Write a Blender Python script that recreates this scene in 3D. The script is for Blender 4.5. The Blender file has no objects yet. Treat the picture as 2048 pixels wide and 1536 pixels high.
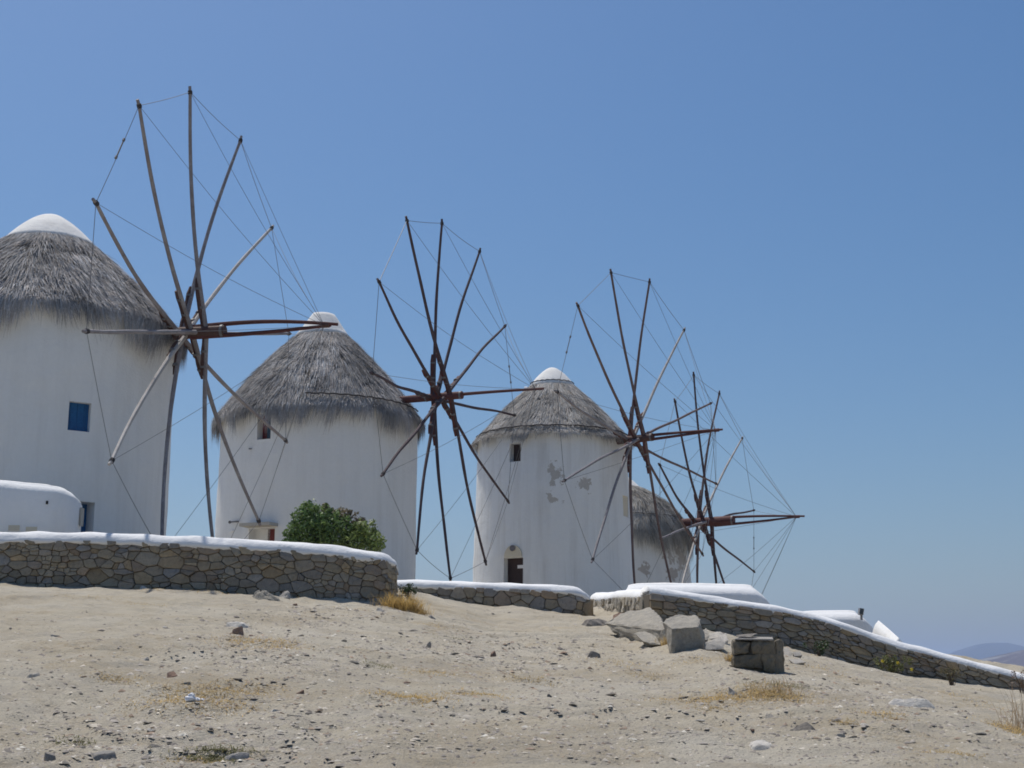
import bpy, bmesh, math, random
import numpy as np
from mathutils import Vector, noise as mnoise

R = math.radians
random.seed(7)
rng = np.random.default_rng(7)
scene = bpy.context.scene
COL = scene.collection

# ------------------------------------------------------------------ camera
F = 2800.0            # focal length in photograph pixels (2048 wide)
PITCH = math.atan((1380.0 - 768.0) / F)
cp, sp = math.cos(PITCH), math.sin(PITCH)
cam_d = bpy.data.cameras.new('camera')
cam_d.sensor_width = 36.0
cam_d.lens = 36.0 * F / 2048.0
cam_d.clip_start = 0.1
cam_d.clip_end = 40000.0
cam = bpy.data.objects.new('camera', cam_d)
COL.objects.link(cam)
cam.location = (0, 0, 0)                      # heights are measured from the eye
cam.rotation_euler = (math.pi / 2 + PITCH, 0, 0)
scene.camera = cam

# ------------------------------------------------------------------ sky, sun, exposure
SUN_EL, SUN_AZ = 66.0, -37.0                  # behind the mills, to the left
w = bpy.data.worlds.new('World')
scene.world = w
w.use_nodes = True
nt = w.node_tree
bg = nt.nodes['Background']
sky = nt.nodes.new('ShaderNodeTexSky')
sky.sky_type = 'NISHITA'
sky.sun_disc = False
sky.sun_elevation = R(SUN_EL)
sky.sun_rotation = R(SUN_AZ)
sky.altitude = 0
sky.air_density = 1.2
sky.dust_density = 1.7
sky.ozone_density = 6.2
hs = nt.nodes.new('ShaderNodeHueSaturation')
hs.inputs['Saturation'].default_value = 1.23
nt.links.new(sky.outputs[0], hs.inputs['Color'])
nt.links.new(hs.outputs[0], bg.inputs['Color'])
bg.inputs['Strength'].default_value = 0.086
sun_d = bpy.data.lights.new('sun', 'SUN')
sun_d.energy = 4.0
sun_d.angle = R(0.53)
sun_d.color = (1.0, 0.955, 0.88)
sun = bpy.data.objects.new('sun', sun_d)
COL.objects.link(sun)
sdir = Vector((math.sin(R(SUN_AZ)) * math.cos(R(SUN_EL)), math.cos(R(SUN_AZ)) * math.cos(R(SUN_EL)), math.sin(R(SUN_EL))))
sun.rotation_euler = (-sdir).to_track_quat('-Z', 'Y').to_euler()
sun.location = sdir * 60
scene.view_settings.view_transform = 'Standard'
scene.view_settings.look = 'None'
scene.view_settings.exposure = 0.0
scene.view_settings.gamma = 1.0
scene.view_settings.use_curve_mapping = False
scene.render.engine = 'CYCLES'
scene.cycles.use_denoising = True
scene.cycles.max_bounces = 6
scene.cycles.diffuse_bounces = 4
scene.cycles.volume_bounces = 1
scene.cycles.filter_width = 1.75


def ray(px, py):
    u, v = (px - 1024.0) / F, (768.0 - py) / F
    return np.array([u, cp - v * sp, sp + v * cp])


def at(px, py, Y):
    """survey: point seen at photograph pixel (px, py) standing Y metres ahead"""
    r = ray(px, py)
    return r * (Y / r[1])


def pix(P):
    d = P[1] * cp + P[2] * sp
    return 1024 + F * P[0] / d, 768 - F * (P[2] * cp - P[1] * sp) / d


# ------------------------------------------------------------------ materials
def mat(name, col, rough=0.9, spec=0.2):
    m = bpy.data.materials.new(name)
    m.use_nodes = True
    b = m.node_tree.nodes['Principled BSDF']
    b.inputs['Base Color'].default_value = (*col, 1)
    b.inputs['Roughness'].default_value = rough
    b.inputs['Specular IOR Level'].default_value = spec
    return m


class NT:
    def __init__(s, m):
        s.t = m.node_tree
        s.b = s.t.nodes['Principled BSDF']

    def n(s, kind, **kw):
        x = s.t.nodes.new(kind)
        for k, v in kw.items():
            if hasattr(x, k):
                setattr(x, k, v)
        return x

    def l(s, a, b):
        s.t.links.new(a, b)

    def coord(s, which='Object'):
        return s.n('ShaderNodeTexCoord').outputs[which]

    def mapping(s, vec, scale=(1, 1, 1), loc=(0, 0, 0)):
        mp = s.n('ShaderNodeMapping')
        mp.inputs['Scale'].default_value = scale
        mp.inputs['Location'].default_value = loc
        s.l(vec, mp.inputs['Vector'])
        return mp.outputs[0]

    def noise(s, vec, scale, detail=5, rough=0.6, dist=0.0):
        x = s.n('ShaderNodeTexNoise')
        x.inputs['Scale'].default_value = scale
        x.inputs['Detail'].default_value = detail
        x.inputs['Roughness'].default_value = rough
        x.inputs['Distortion'].default_value = dist
        s.l(vec, x.inputs['Vector'])
        return x.outputs['Fac']

    def ramp(s, fac, stops, interp='LINEAR'):
        x = s.n('ShaderNodeValToRGB')
        x.color_ramp.interpolation = interp
        els = x.color_ramp.elements
        while len(els) > 1:
            els.remove(els[-1])
        els[0].position, els[0].color = stops[0][0], (*stops[0][1], 1)
        for p, c in stops[1:]:
            e = els.new(p)
            e.color = (*c, 1)
        s.l(fac, x.inputs['Fac'])
        return x.outputs['Color']

    def mix(s, fac, a, b, mode='MIX'):
        x = s.n('ShaderNodeMix', data_type='RGBA', blend_type=mode)
        for i, v in ((0, fac), (6, a), (7, b)):
            if isinstance(v, (int, float)):
                x.inputs[i].default_value = v
            elif isinstance(v, tuple):
                x.inputs[i].default_value = (*v, 1)
            else:
                s.l(v, x.inputs[i])
        return x.outputs[2]

    def math(s, op, a, b=None):
        x = s.n('ShaderNodeMath', operation=op)
        for i, v in ((0, a), (1, b)):
            if v is None:
                continue
            if isinstance(v, (int, float)):
                x.inputs[i].default_value = v
            else:
                s.l(v, x.inputs[i])
        return x.outputs[0]

    def mapr(s, v, a, b, c=0.0, d=1.0):
        x = s.n('ShaderNodeMapRange')
        x.inputs[1].default_value, x.inputs[2].default_value = a, b
        x.inputs[3].default_value, x.inputs[4].default_value = c, d
        s.l(v, x.inputs[0])
        return x.outputs[0]

    def bump(s, h, strength=0.4, dist=0.02):
        x = s.n('ShaderNodeBump')
        x.inputs['Strength'].default_value = strength
        x.inputs['Distance'].default_value = dist
        s.l(h, x.inputs['Height'])
        s.l(x.outputs[0], s.b.inputs['Normal'])

    def base(s, c):
        s.l(c, s.b.inputs['Base Color'])


def whitewash(name, col=(0.80, 0.80, 0.79), stain=0.25, patches=(), patch_col=(0.36, 0.33, 0.29), dirt=(0.50, 0.48, 0.45)):
    m = mat(name, col, 0.85, 0.25)
    t = NT(m)
    o = t.coord()
    big = t.noise(o, 0.7, 4, 0.6)
    streak = t.noise(t.mapping(o, (2.2, 2.2, 0.16)), 1.4, 5, 0.65)
    f = t.math('MULTIPLY', t.mapr(streak, 0.46, 0.75), t.mapr(big, 0.3, 0.7, 0.25, 1.0))
    c = t.mix(t.math('MULTIPLY', f, stain), col, dirt)
    c = t.mix(t.mapr(t.noise(o, 9, 6, 0.7), 0.35, 0.75, 0.0, 0.16), c, (0.60, 0.59, 0.57))
    rec = None
    for (px_, py_, pz_, rad, thr) in patches:
        d = t.n('ShaderNodeVectorMath', operation='DISTANCE')
        t.l(o, d.inputs[0])
        d.inputs[1].default_value = (px_, py_, pz_)
        fall = t.mapr(d.outputs['Value'], 0.0, rad, 1.0, 0.0)
        nn = t.noise(t.mapping(o, (1, 1, 1)), 4.2, 6, 0.62, 0.4)
        k = t.math('GREATER_THAN', t.math('ADD', nn, t.math('MULTIPLY', fall, 0.42)), thr)
        k = t.math('MULTIPLY', k, t.math('GREATER_THAN', fall, 0.02))
        pc = t.mix(t.noise(o, 14, 4, 0.6), patch_col, tuple(min(1, v * 1.5) for v in patch_col))
        c = t.mix(k, c, pc)
        rec = k if rec is None else t.math('MAXIMUM', rec, k)
    t.base(c)
    hgt = t.math('ADD', t.math('ADD', t.noise(o, 2.4, 7, 0.66), t.math('MULTIPLY', t.noise(o, 0.8, 3, 0.5), 1.5)), t.math('MULTIPLY', t.noise(o, 22, 3, 0.5), 0.25))
    if rec is not None:
        hgt = t.math('SUBTRACT', hgt, t.math('MULTIPLY', rec, t.math('ADD', 0.35, t.math('MULTIPLY', t.noise(o, 30, 4, 0.6), 0.4))))
    t.bump(hgt, 0.5, 0.06)
    return m


def wood(name, stops, scale=6.0, rough=0.75):
    m = mat(name, stops[0][1], rough, 0.3)
    t = NT(m)
    o = t.coord()
    n = t.noise(o, scale * 0.35, 6, 0.7, 0.6)
    t.base(t.mix(t.mapr(t.noise(o, scale * 6, 4, 0.6), 0.4, 0.7, 0.0, 0.5), t.ramp(n, stops), tuple(v * 0.55 for v in stops[0][1])))
    t.bump(t.noise(o, scale * 5, 5, 0.7), 0.5, 0.01)
    return m


def tinted(name, rough=0.9, nscale=20.0, amount=0.25, spec=0.15, trans=0.0):
    """material whose colour comes from the mesh's own per-piece 'tint' attribute"""
    m = mat(name, (0.3, 0.3, 0.3), rough, spec)
    t = NT(m)
    a = t.n('ShaderNodeAttribute', attribute_name='tint')
    nn = t.noise(t.coord(), nscale, 4, 0.6)
    t.base(t.mix(amount, a.outputs['Color'], t.mix(1.0, a.outputs['Color'], t.ramp(nn, [(0.3, (0.5, 0.5, 0.5)), (0.7, (1.4, 1.4, 1.4))]), 'MULTIPLY')))
    if trans:
        tr = t.n('ShaderNodeBsdfTranslucent')
        t.l(a.outputs['Color'], tr.inputs['Color'])
        mx = t.n('ShaderNodeMixShader')
        mx.inputs[0].default_value = trans
        t.l(t.b.outputs[0], mx.inputs[1])
        t.l(tr.outputs[0], mx.inputs[2])
        t.l(mx.outputs[0], t.t.nodes['Material Output'].inputs['Surface'])
    return m


def rubble(name, stops, bump=0.6, value=0.35):
    m = mat(name, (0.25, 0.23, 0.2), 0.92, 0.15)
    t = NT(m)
    oi = t.n('ShaderNodeObjectInfo')
    o = t.coord()
    base = t.ramp(oi.outputs['Random'], stops, 'CONSTANT' if False else 'LINEAR')
    rnd2 = t.math('FRACT', t.math('MULTIPLY', oi.outputs['Random'], 37.7))
    vv = t.mapr(rnd2, 0, 1, 1 - value, 1 + value)
    hsv = t.n('ShaderNodeHueSaturation')
    t.l(base, hsv.inputs['Color'])
    t.l(vv, hsv.inputs['Value'])
    c = hsv.outputs['Color']
    n1 = t.noise(o, 7, 6, 0.7, 0.3)
    c = t.mix(t.mapr(n1, 0.35, 0.75, 0.0, 0.75), c, t.mix(1.0, c, (1.75, 1.7, 1.55), 'MULTIPLY'))
    c = t.mix(t.mapr(t.noise(o, 26, 5, 0.7), 0.5, 0.72, 0.0, 0.6), c, t.mix(1.0, c, (0.5, 0.48, 0.45), 'MULTIPLY'))
    t.base(c)
    t.bump(t.noise(o, 15, 8, 0.72), bump, 0.06)
    return m


M = {}
M['white'] = whitewash('whitewash', (0.79, 0.79, 0.775), 0.42)
M['white_cap'] = whitewash('whitewash_coping', (0.82, 0.815, 0.805), 0.16)
M['white_roof'] = whitewash('whitewash_roof_cap', (0.80, 0.78, 0.74), 0.5, dirt=(0.52, 0.47, 0.42))
M['annex'] = whitewash('whitewash_annex', (0.80, 0.80, 0.79), 0.12)
M['cream'] = mat('cream_render', (0.62, 0.56, 0.44))
M['stone'] = rubble('rubble_stone', [(0.0, (0.26, 0.235, 0.205)), (0.25, (0.285, 0.245, 0.185)), (0.45, (0.265, 0.23, 0.18)), (0.6, (0.33, 0.255, 0.165)), (0.72, (0.255, 0.245, 0.235)), (0.88, (0.30, 0.235, 0.175)), (1.0, (0.22, 0.205, 0.185))], value=0.2)
M['stone_pale'] = rubble('rubble_pale', [(0.0, (0.42, 0.39, 0.34)), (0.4, (0.36, 0.32, 0.26)), (0.7, (0.48, 0.45, 0.40)), (1.0, (0.30, 0.27, 0.23))], 0.9)
M['earth'] = mat('joint_earth', (0.19, 0.165, 0.13), 1.0, 0.05)
M['earth_pale'] = mat('joint_lime', (0.38, 0.35, 0.30), 1.0, 0.05)
M['rock'] = rubble('schist_boulder', [(0.0, (0.36, 0.335, 0.295)), (0.5, (0.34, 0.315, 0.275)), (1.0, (0.31, 0.29, 0.26))], 1.0, 0.12)
M['rock_pale'] = rubble('pale_slab', [(0.0, (0.50, 0.48, 0.45)), (1.0, (0.56, 0.52, 0.48))], 0.7, 0.1)
M['rock_dark'] = rubble('dark_stone', [(0.0, (0.23, 0.21, 0.19)), (0.5, (0.26, 0.235, 0.21)), (1.0, (0.30, 0.27, 0.245))], 0.8, 0.3)
M['rock_brown'] = rubble('brown_stone', [(0.0, (0.22, 0.145, 0.11)), (1.0, (0.27, 0.19, 0.15))], 0.8, 0.2)
M['rock_grey'] = rubble('grey_stone', [(0.0, (0.33, 0.31, 0.29)), (0.5, (0.38, 0.35, 0.31)), (1.0, (0.32, 0.305, 0.295))], 0.8, 0.25)
M['thatch'] = tinted('thatch_straw', 0.95, 30, 0.5)
M['thatch_base'] = mat('thatch_underlay', (0.12, 0.11, 0.10), 1.0, 0.05)
M['spar_grey'] = wood('weathered_spar', [(0.30, (0.19, 0.16, 0.16)), (0.55, (0.285, 0.265, 0.272)), (0.75, (0.39, 0.38, 0.39))])
M['spar_lit_tone'] = wood('sunlit_tone_spar', [(0.30, (0.36, 0.32, 0.29)), (0.6, (0.52, 0.49, 0.46))])  # paler wood colour stands in for sunlight on the bright spars
M['spar_dark'] = wood('dark_spar', [(0.30, (0.055, 0.035, 0.04)), (0.6, (0.095, 0.065, 0.07)), (0.8, (0.20, 0.17, 0.17))])
M['spar_brown'] = wood('brown_spar', [(0.30, (0.12, 0.075, 0.065)), (0.6, (0.20, 0.14, 0.125)), (0.8, (0.30, 0.26, 0.25))])
M['red'] = wood('red_oxide_timber', [(0.30, (0.080, 0.026, 0.024)), (0.6, (0.125, 0.045, 0.038)), (0.85, (0.24, 0.14, 0.12))])
M['brown_timber'] = wood('brown_timber', [(0.30, (0.065, 0.035, 0.030)), (0.6, (0.12, 0.065, 0.052)), (0.85, (0.26, 0.20, 0.17))])
M['wire'] = mat('steel_wire', (0.15, 0.145, 0.15), 0.6, 0.4)
M['rope'] = mat('tarred_rope', (0.055, 0.05, 0.05), 0.9)
M['rope_white'] = mat('white_rope', (0.72, 0.70, 0.66), 0.9)
M['blue'] = wood('blue_paint', [(0.3, (0.012, 0.095, 0.26)), (0.7, (0.02, 0.13, 0.32))], 4, 0.5)
M['red_door'] = wood('red_door_paint', [(0.3, (0.13, 0.018, 0.016)), (0.7, (0.19, 0.035, 0.03))], 4, 0.5)
M['dark_door'] = wood('dark_door_wood', [(0.3, (0.035, 0.02, 0.017)), (0.7, (0.06, 0.035, 0.03))], 4, 0.6)
M['dark'] = mat('dark_interior', (0.02, 0.018, 0.018), 0.9)
M['glass'] = mat('window_glass', (0.05, 0.07, 0.09), 0.08, 0.5)
M['slab'] = mat('concrete_slab', (0.42, 0.40, 0.36))
M['plaque'] = mat('grey_plaque', (0.16, 0.15, 0.16), 0.6)
M['paper'] = mat('white_paper', (0.80, 0.80, 0.82), 0.8)
M['metal_grey'] = mat('grey_metal', (0.22, 0.22, 0.23), 0.5, 0.5)
M['leaf'] = tinted('bush_leaf', 0.55, 10, 0.3, 0.35, 0.3)
M['grass'] = tinted('dry_grass', 0.9, 5, 0.2, 0.1, 0.45)
M['pebble'] = tinted('gravel_stone', 0.92, 25, 0.5)
M['bark'] = mat('bark', (0.12, 0.09, 0.07))
M['flower'] = mat('yellow_flower', (0.80, 0.62, 0.06))

gm = mat('sandy_ground', (0.42, 0.36, 0.27), 0.97, 0.08)
t = NT(gm)
o = t.coord()
c = t.ramp(t.noise(o, 0.55, 6, 0.62, 0.5), [(0.30, (0.41, 0.35, 0.26)), (0.44, (0.465, 0.41, 0.315)), (0.58, (0.50, 0.45, 0.36)), (0.72, (0.51, 0.47, 0.395))])
grav = t.mapr(t.noise(t.mapping(o, (0.6, 1.3, 1)), 1.1, 6, 0.72, 0.9), 0.47, 0.60)
fine = t.noise(o, 24, 6, 0.75)
c = t.mix(t.math('MULTIPLY', grav, t.mapr(fine, 0.40, 0.60)), c, (0.40, 0.36, 0.30))
dry = t.mapr(t.noise(t.mapping(o, (1, 1.0, 1), (31, 7, 0)), 0.8, 7, 0.75, 0.9), 0.49, 0.67, 0, 0.85)
c = t.mix(t.math('MULTIPLY', dry, t.mapr(t.noise(o, 15, 5, 0.7), 0.35, 0.65)), c, (0.36, 0.28, 0.175))
c = t.mix(t.mapr(t.noise(o, 60, 4, 0.7), 0.55, 0.72, 0, 0.65), c, (0.25, 0.225, 0.19))
c = t.mix(t.mapr(t.noise(t.mapping(o, (1, 1, 1), (5, 3, 2)), 75, 3, 0.7), 0.60, 0.72, 0, 0.7), c, (0.55, 0.52, 0.47))
t.base(c)
t.bump(t.math('ADD', t.noise(o, 9, 8, 0.75), t.math('MULTIPLY', t.noise(o, 45, 5, 0.7), 0.5)), 0.9, 0.05)
M['ground'] = gm


# ------------------------------------------------------------------ mesh helpers
def tag(ob, label=None, cat=None, group=None, kind=None):
    if label: ob['label'] = label
    if cat: ob['category'] = cat
    if group: ob['group'] = group
    if kind or cat: ob['kind'] = kind or 'thing'
    return ob


def empty(name, loc, label=None, cat=None, group=None):
    e = bpy.data.objects.new(name, None)
    e.empty_display_size = 0.3
    e.location = tuple(float(v) for v in loc)
    COL.objects.link(e)
    return tag(e, label, cat, group)


def origin_of(parent):
    o = Vector((0, 0, 0))
    while parent is not None:
        o += Vector(parent.location)
        parent = parent.parent
    return o


def link(name, me, material, parent=None, loc=None):
    ob = bpy.data.objects.new(name, me)
    if material is not None and not me.materials:
        me.materials.append(material)
    COL.objects.link(ob)
    if parent is not None:
        ob.parent = parent
    if loc is not None:
        ob.location = loc
    return ob


def mesh_np(name, V, Fq, smooth=False, tint=None):
    """V (n,3), Fq (m,k) uniform face size"""
    V = np.asarray(V, dtype=np.float32)
    Fq = np.asarray(Fq, dtype=np.int32)
    k = Fq.shape[1]
    me = bpy.data.meshes.new(name)
    me.vertices.add(len(V))
    me.vertices.foreach_set('co', V.ravel())
    me.loops.add(Fq.size)
    me.loops.foreach_set('vertex_index', Fq.ravel())
    me.polygons.add(len(Fq))
    me.polygons.foreach_set('loop_start', np.arange(0, Fq.size, k, dtype=np.int32))
    me.polygons.foreach_set('loop_total', np.full(len(Fq), k, dtype=np.int32))
    if smooth:
        me.polygons.foreach_set('use_smooth', np.ones(len(Fq), dtype=bool))
    me.update(calc_edges=True)
    if tint is not None:
        a = me.attributes.new('tint', 'FLOAT_COLOR', 'POINT')
        tc = np.concatenate([np.asarray(tint, dtype=np.float32), np.ones((len(V), 1), np.float32)], 1)
        a.data.foreach_set('color', tc.ravel())
    return me


class MB:
    """collects the shapes of ONE piece, in world coordinates"""
    def __init__(s):
        s.v, s.f = [], []

    def add(s, V, Fc):
        n = len(s.v)
        s.v += [tuple(float(c) for c in p) for p in V]
        s.f += [tuple(i + n for i in q) for q in Fc]

    def box(s, c, half, ax=None):
        c = Vector(c)
        X, Y, Z = ax if ax else (Vector((1, 0, 0)), Vector((0, 1, 0)), Vector((0, 0, 1)))
        V = [c + X * (i * half[0]) + Y * (j * half[1]) + Z * (k * half[2]) for k in (-1, 1) for j in (-1, 1) for i in (-1, 1)]
        s.add(V, [(0, 2, 3, 1), (4, 5, 7, 6), (0, 1, 5, 4), (2, 6, 7, 3), (0, 4, 6, 2), (1, 3, 7, 5)])

    def tube(s, pts, rad, n=8, cap=True):
        pts = [Vector(p) for p in pts]
        if not hasattr(rad, '__len__'):
            rad = [rad] * len(pts)
        V, Fc = [], []
        prev = None
        for i, p in enumerate(pts):
            d = (pts[min(i + 1, len(pts) - 1)] - pts[max(i - 1, 0)]).normalized()
            if prev is None:
                a = d.orthogonal().normalized()
            else:
                a = (prev - d * prev.dot(d)).normalized()
            prev = a
            b = d.cross(a)
            for k in range(n):
                q = 2 * math.pi * k / n
                V.append(p + (a * math.cos(q) + b * math.sin(q)) * rad[i])
        for i in range(len(pts) - 1):
            for k in range(n):
                k2 = (k + 1) % n
                Fc.append((i * n + k, i * n + k2, (i + 1) * n + k2, (i + 1) * n + k))
        if cap:
            Fc.append(tuple(range(n - 1, -1, -1)))
            Fc.append(tuple((len(pts) - 1) * n + k for k in range(n)))
        s.add(V, Fc)

    def build(s, name, material, parent=None, smooth=False, loc=None):
        o = Vector(loc) if loc is not None else origin_of(parent)
        me = bpy.data.meshes.new(name)
        me.from_pydata([tuple(Vector(p) - o) for p in s.v], [], s.f)
        if smooth:
            me.polygons.foreach_set('use_smooth', np.ones(len(me.polygons), dtype=bool))
        me.update()
        ob = link(name, me, material, parent)
        if loc is not None:
            ob.location = o - (origin_of(parent) if parent is not None else Vector((0, 0, 0)))
        return ob


# ------------------------------------------------------------------ terrain
def hash2(ix, iy, seed):
    h = (ix.astype(np.int64) * 374761393 + iy.astype(np.int64) * 668265263 + seed * 2147483647) & 0xffffffff
    h = ((h ^ (h >> 13)) * 1274126177) & 0xffffffff
    return ((h ^ (h >> 16)) & 0xffffff) / float(0xffffff)


def vnoise(x, y, wl, seed):
    x, y = np.asarray(x, float) / wl, np.asarray(y, float) / wl
    ix, iy = np.floor(x), np.floor(y)
    fx, fy = x - ix, y - iy
    fx, fy = fx * fx * (3 - 2 * fx), fy * fy * (3 - 2 * fy)
    a, b = hash2(ix, iy, seed), hash2(ix + 1, iy, seed)
    c_, d = hash2(ix, iy + 1, seed), hash2(ix + 1, iy + 1, seed)
    return (a * (1 - fx) + b * fx) * (1 - fy) + (c_ * (1 - fx) + d * fx) * fy - 0.5


def sstep(a, b, x):
    q = np.clip((x - a) / (b - a), 0, 1)
    return q * q * (3 - 2 * q)


SX = [-40, -14, -9, -5.4, -2.2, -0.3, 1.7, 2.5, 3.6, 5.3, 6.7, 8.7, 9.6, 12, 40]
SS = [.13, .138, .137, .1303, .1195, .1052, .1012, .1065, .0990, .0830, .0672, .0580, .0505, .040, -.02]
WX = [-40, -3.0, -2.0, -1.6, 1.6, 2.1, 2.6, 40]
WY = [24.3, 24.3, 25.0, 29.1, 29.1, 27.5, 26.3, 26.3]


def G(x, y):
    """smooth lie of the land"""
    x, y = np.asarray(x, float), np.asarray(y, float)
    s = np.interp(x, SX, SS)
    front = -1.5 + s * np.minimum(y, 30)
    yw = np.interp(x, WX, WY)
    plat = 1.85 - 0.16 * np.clip(x - 2.0, 0, 9) - 0.03 * np.clip(x - 11, 0, 60) - 0.055 * np.clip(y - 38, 0, 40)
    z = front + (np.minimum(plat, front + 0.5) * 0.5 + plat * 0.5 - front) * sstep(0.35, 3.5, y - yw)
    d = np.hypot(x, y - 25)
    z = z - 34 * sstep(70, 330, d)
    return np.maximum(z, -33.0)


def H(x, y):
    x, y = np.asarray(x, float), np.asarray(y, float)
    n = 0.10 * vnoise(x, y, 3.1, 1) + 0.065 * vnoise(x, y, 1.1, 2) + 0.055 * vnoise(x, y, 0.43, 3) + 0.040 * (0.3 - np.abs(vnoise(x, y * 1.3, 0.24, 4)) * 1.6) + 0.020 * vnoise(x, y, 0.12, 5)
    led = np.abs(vnoise(x + 0.5 * y, y, 1.7, 9)) * np.clip(vnoise(x, y, 4.0, 11) + 0.15, 0, 1)
    te = (vnoise(x * 0.8 + 0.35 * y, y * 1.25, 1.6, 17) + 0.3 * vnoise(x, y, 0.5, 18)) * 5.0
    fr_ = te - np.floor(te)
    terr = (np.floor(te) + sstep(0.0, 0.22, fr_)) / 5.0 - te / 5.0
    z = G(x, y) + n + 0.14 * led + 0.26 * terr * sstep(-0.1, 0.25, vnoise(x, y, 3.7, 19))
    # sand drifted against the middle wall, mound that carries the boulders
    z = z + 0.12 * np.exp(-((x - 0.05) ** 2 / 0.5 + (y - 28.4) ** 2 / 0.8))
    return z


def hit(px, py):
    """where a line of sight meets the ground"""
    r = ray(px, py)
    lo, hi = 4.0, 4.0
    ys = np.arange(4.0, 34.0, 0.05)
    below = r[2] / r[1] * ys < G(r[0] / r[1] * ys, ys)
    i = int(np.argmax(below)) if below.any() else len(ys) - 1
    Y = float(ys[i])
    return np.array([r[0] / r[1] * Y, Y, float(H(r[0] / r[1] * Y, Y))])


def grow(a, b, step, g):
    out, x, s = [], a, step
    while abs(x - a) < abs(b - a):
        s *= g
        x += s * (1 if b > a else -1)
        out.append(x)
    return out


gx = np.array(sorted(grow(-10.6, -450, 0.06, 1.16)) + list(np.arange(-10.6, 12.4, 0.058)) + grow(12.4, 450, 0.06, 1.16))
gy = np.array(sorted(grow(7.0, -220, 0.06, 1.18)) + list(np.arange(7.0, 30.2, 0.062)) + grow(30.2, 520, 0.07, 1.15))
XX, YY = np.meshgrid(gx, gy)
ZZ = H(XX, YY)
nx, ny = len(gx), len(gy)
idx = np.arange(nx * ny).reshape(ny, nx)
Fq = np.stack([idx[:-1, :-1], idx[:-1, 1:], idx[1:, 1:], idx[1:, :-1]], -1).reshape(-1, 4)
ground = link('ground', mesh_np('ground', np.stack([XX, YY, ZZ], -1).reshape(-1, 3), Fq, True), M['ground'])
tag(ground, kind='structure')

# sea all around the headland
sm = mat('sea_water', (0.02, 0.07, 0.13), 0.12, 0.5)
t = NT(sm)
t.bump(t.noise(t.coord(), 0.4, 6, 0.6), 0.3, 0.3)
s_ = MB()
s_.add([(-5900, -450, -30), (5900, -450, -30), (5900, 8900, -30), (-5900, 8900, -30)], [(0, 1, 2, 3)])
tag(s_.build('sea', sm), kind='structure')


def hill(name, cx, cy, sx, sy, top, seed, material, ridge=0.35):
    n = 110
    u = np.linspace(-2.4, 2.4, n)
    U, Vv = np.meshgrid(u, u)
    X, Y = cx + U * sx, cy + Vv * sy
    nn = sum(a * vnoise(X, Y, wl * sx, seed + k) for k, (wl, a) in enumerate(((1.1, .5), (.5, .3), (.22, .14), (.1, .07), (.05, .04))))
    Z = np.exp(-(np.abs(U) ** 2.2) * 0.9 - Vv ** 2 * 0.9) * (1 + ridge * nn) * top
    Z = Z - 45 - 0.02 * top
    i2 = np.arange(n * n).reshape(n, n)
    f = np.stack([i2[:-1, :-1], i2[:-1, 1:], i2[1:, 1:], i2[1:, :-1]], -1).reshape(-1, 4)
    return tag(link(name, mesh_np(name, np.stack([X, Y, Z], -1).reshape(-1, 3), f, True), material), kind='structure')


def hillmat(name, a, b, cc, scale):
    m = mat(name, a, 1.0, 0.05)
    t = NT(m)
    o = t.coord()
    c = t.ramp(t.noise(o, scale, 8, 0.7), [(0.38, a), (0.55, b), (0.66, cc)])
    t.base(c)
    return m


far_m = hillmat('far_hill_scrub', (0.06, 0.06, 0.045), (0.085, 0.08, 0.06), (0.11, 0.10, 0.08), 0.004)
near_m = hillmat('near_hill_scrub', (0.075, 0.050, 0.040), (0.11, 0.08, 0.062), (0.26, 0.25, 0.22), 0.009)
hill('hill', 2010, 6000, 330, 700, 236, 21, far_m, 0.22)
hill('hill', 2620, 6300, 560, 800, 246, 27, far_m, 0.22)
hill('hill', 1500, 3000, 700, 520, 178, 33, near_m, 0.22)


# ------------------------------------------------------------------ walls
def resample(path, step):
    P = [Vector((p[0], p[1])) for p in path]
    zs = [p[2] for p in path]
    L = [0.0]
    for a, b in zip(P[:-1], P[1:]):
        L.append(L[-1] + (b - a).length)
    n = max(2, int(math.ceil(L[-1] / step)) + 1)
    u = np.linspace(0, L[-1], n)
    x = np.interp(u, L, [p.x for p in P])
    y = np.interp(u, L, [p.y for p in P])
    z = np.interp(u, L, zs)
    k = np.array([.25, .5, .25])
    for _ in range(3):
        for arr in (x, y, z):
            arr[1:-1] = np.convolve(arr, k, 'valid')
    return u, x, y, z


class Path:
    def __init__(s, path, step=0.08):
        s.u, s.x, s.y, s.z = resample(path, step)
        dx, dy = np.gradient(s.x), np.gradient(s.y)
        l = np.hypot(dx, dy)
        s.nx, s.ny = dy / l, -dx / l          # to the right of travel = the outer face
        s.L = float(s.u[-1])

    def p(s, u, off=0.0):
        """point on the outer face (off > 0 is proud of it), and top height there"""
        f = lambda a: float(np.interp(u, s.u, a))
        return f(s.x) + f(s.nx) * off, f(s.y) + f(s.ny) * off, f(s.z)


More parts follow.
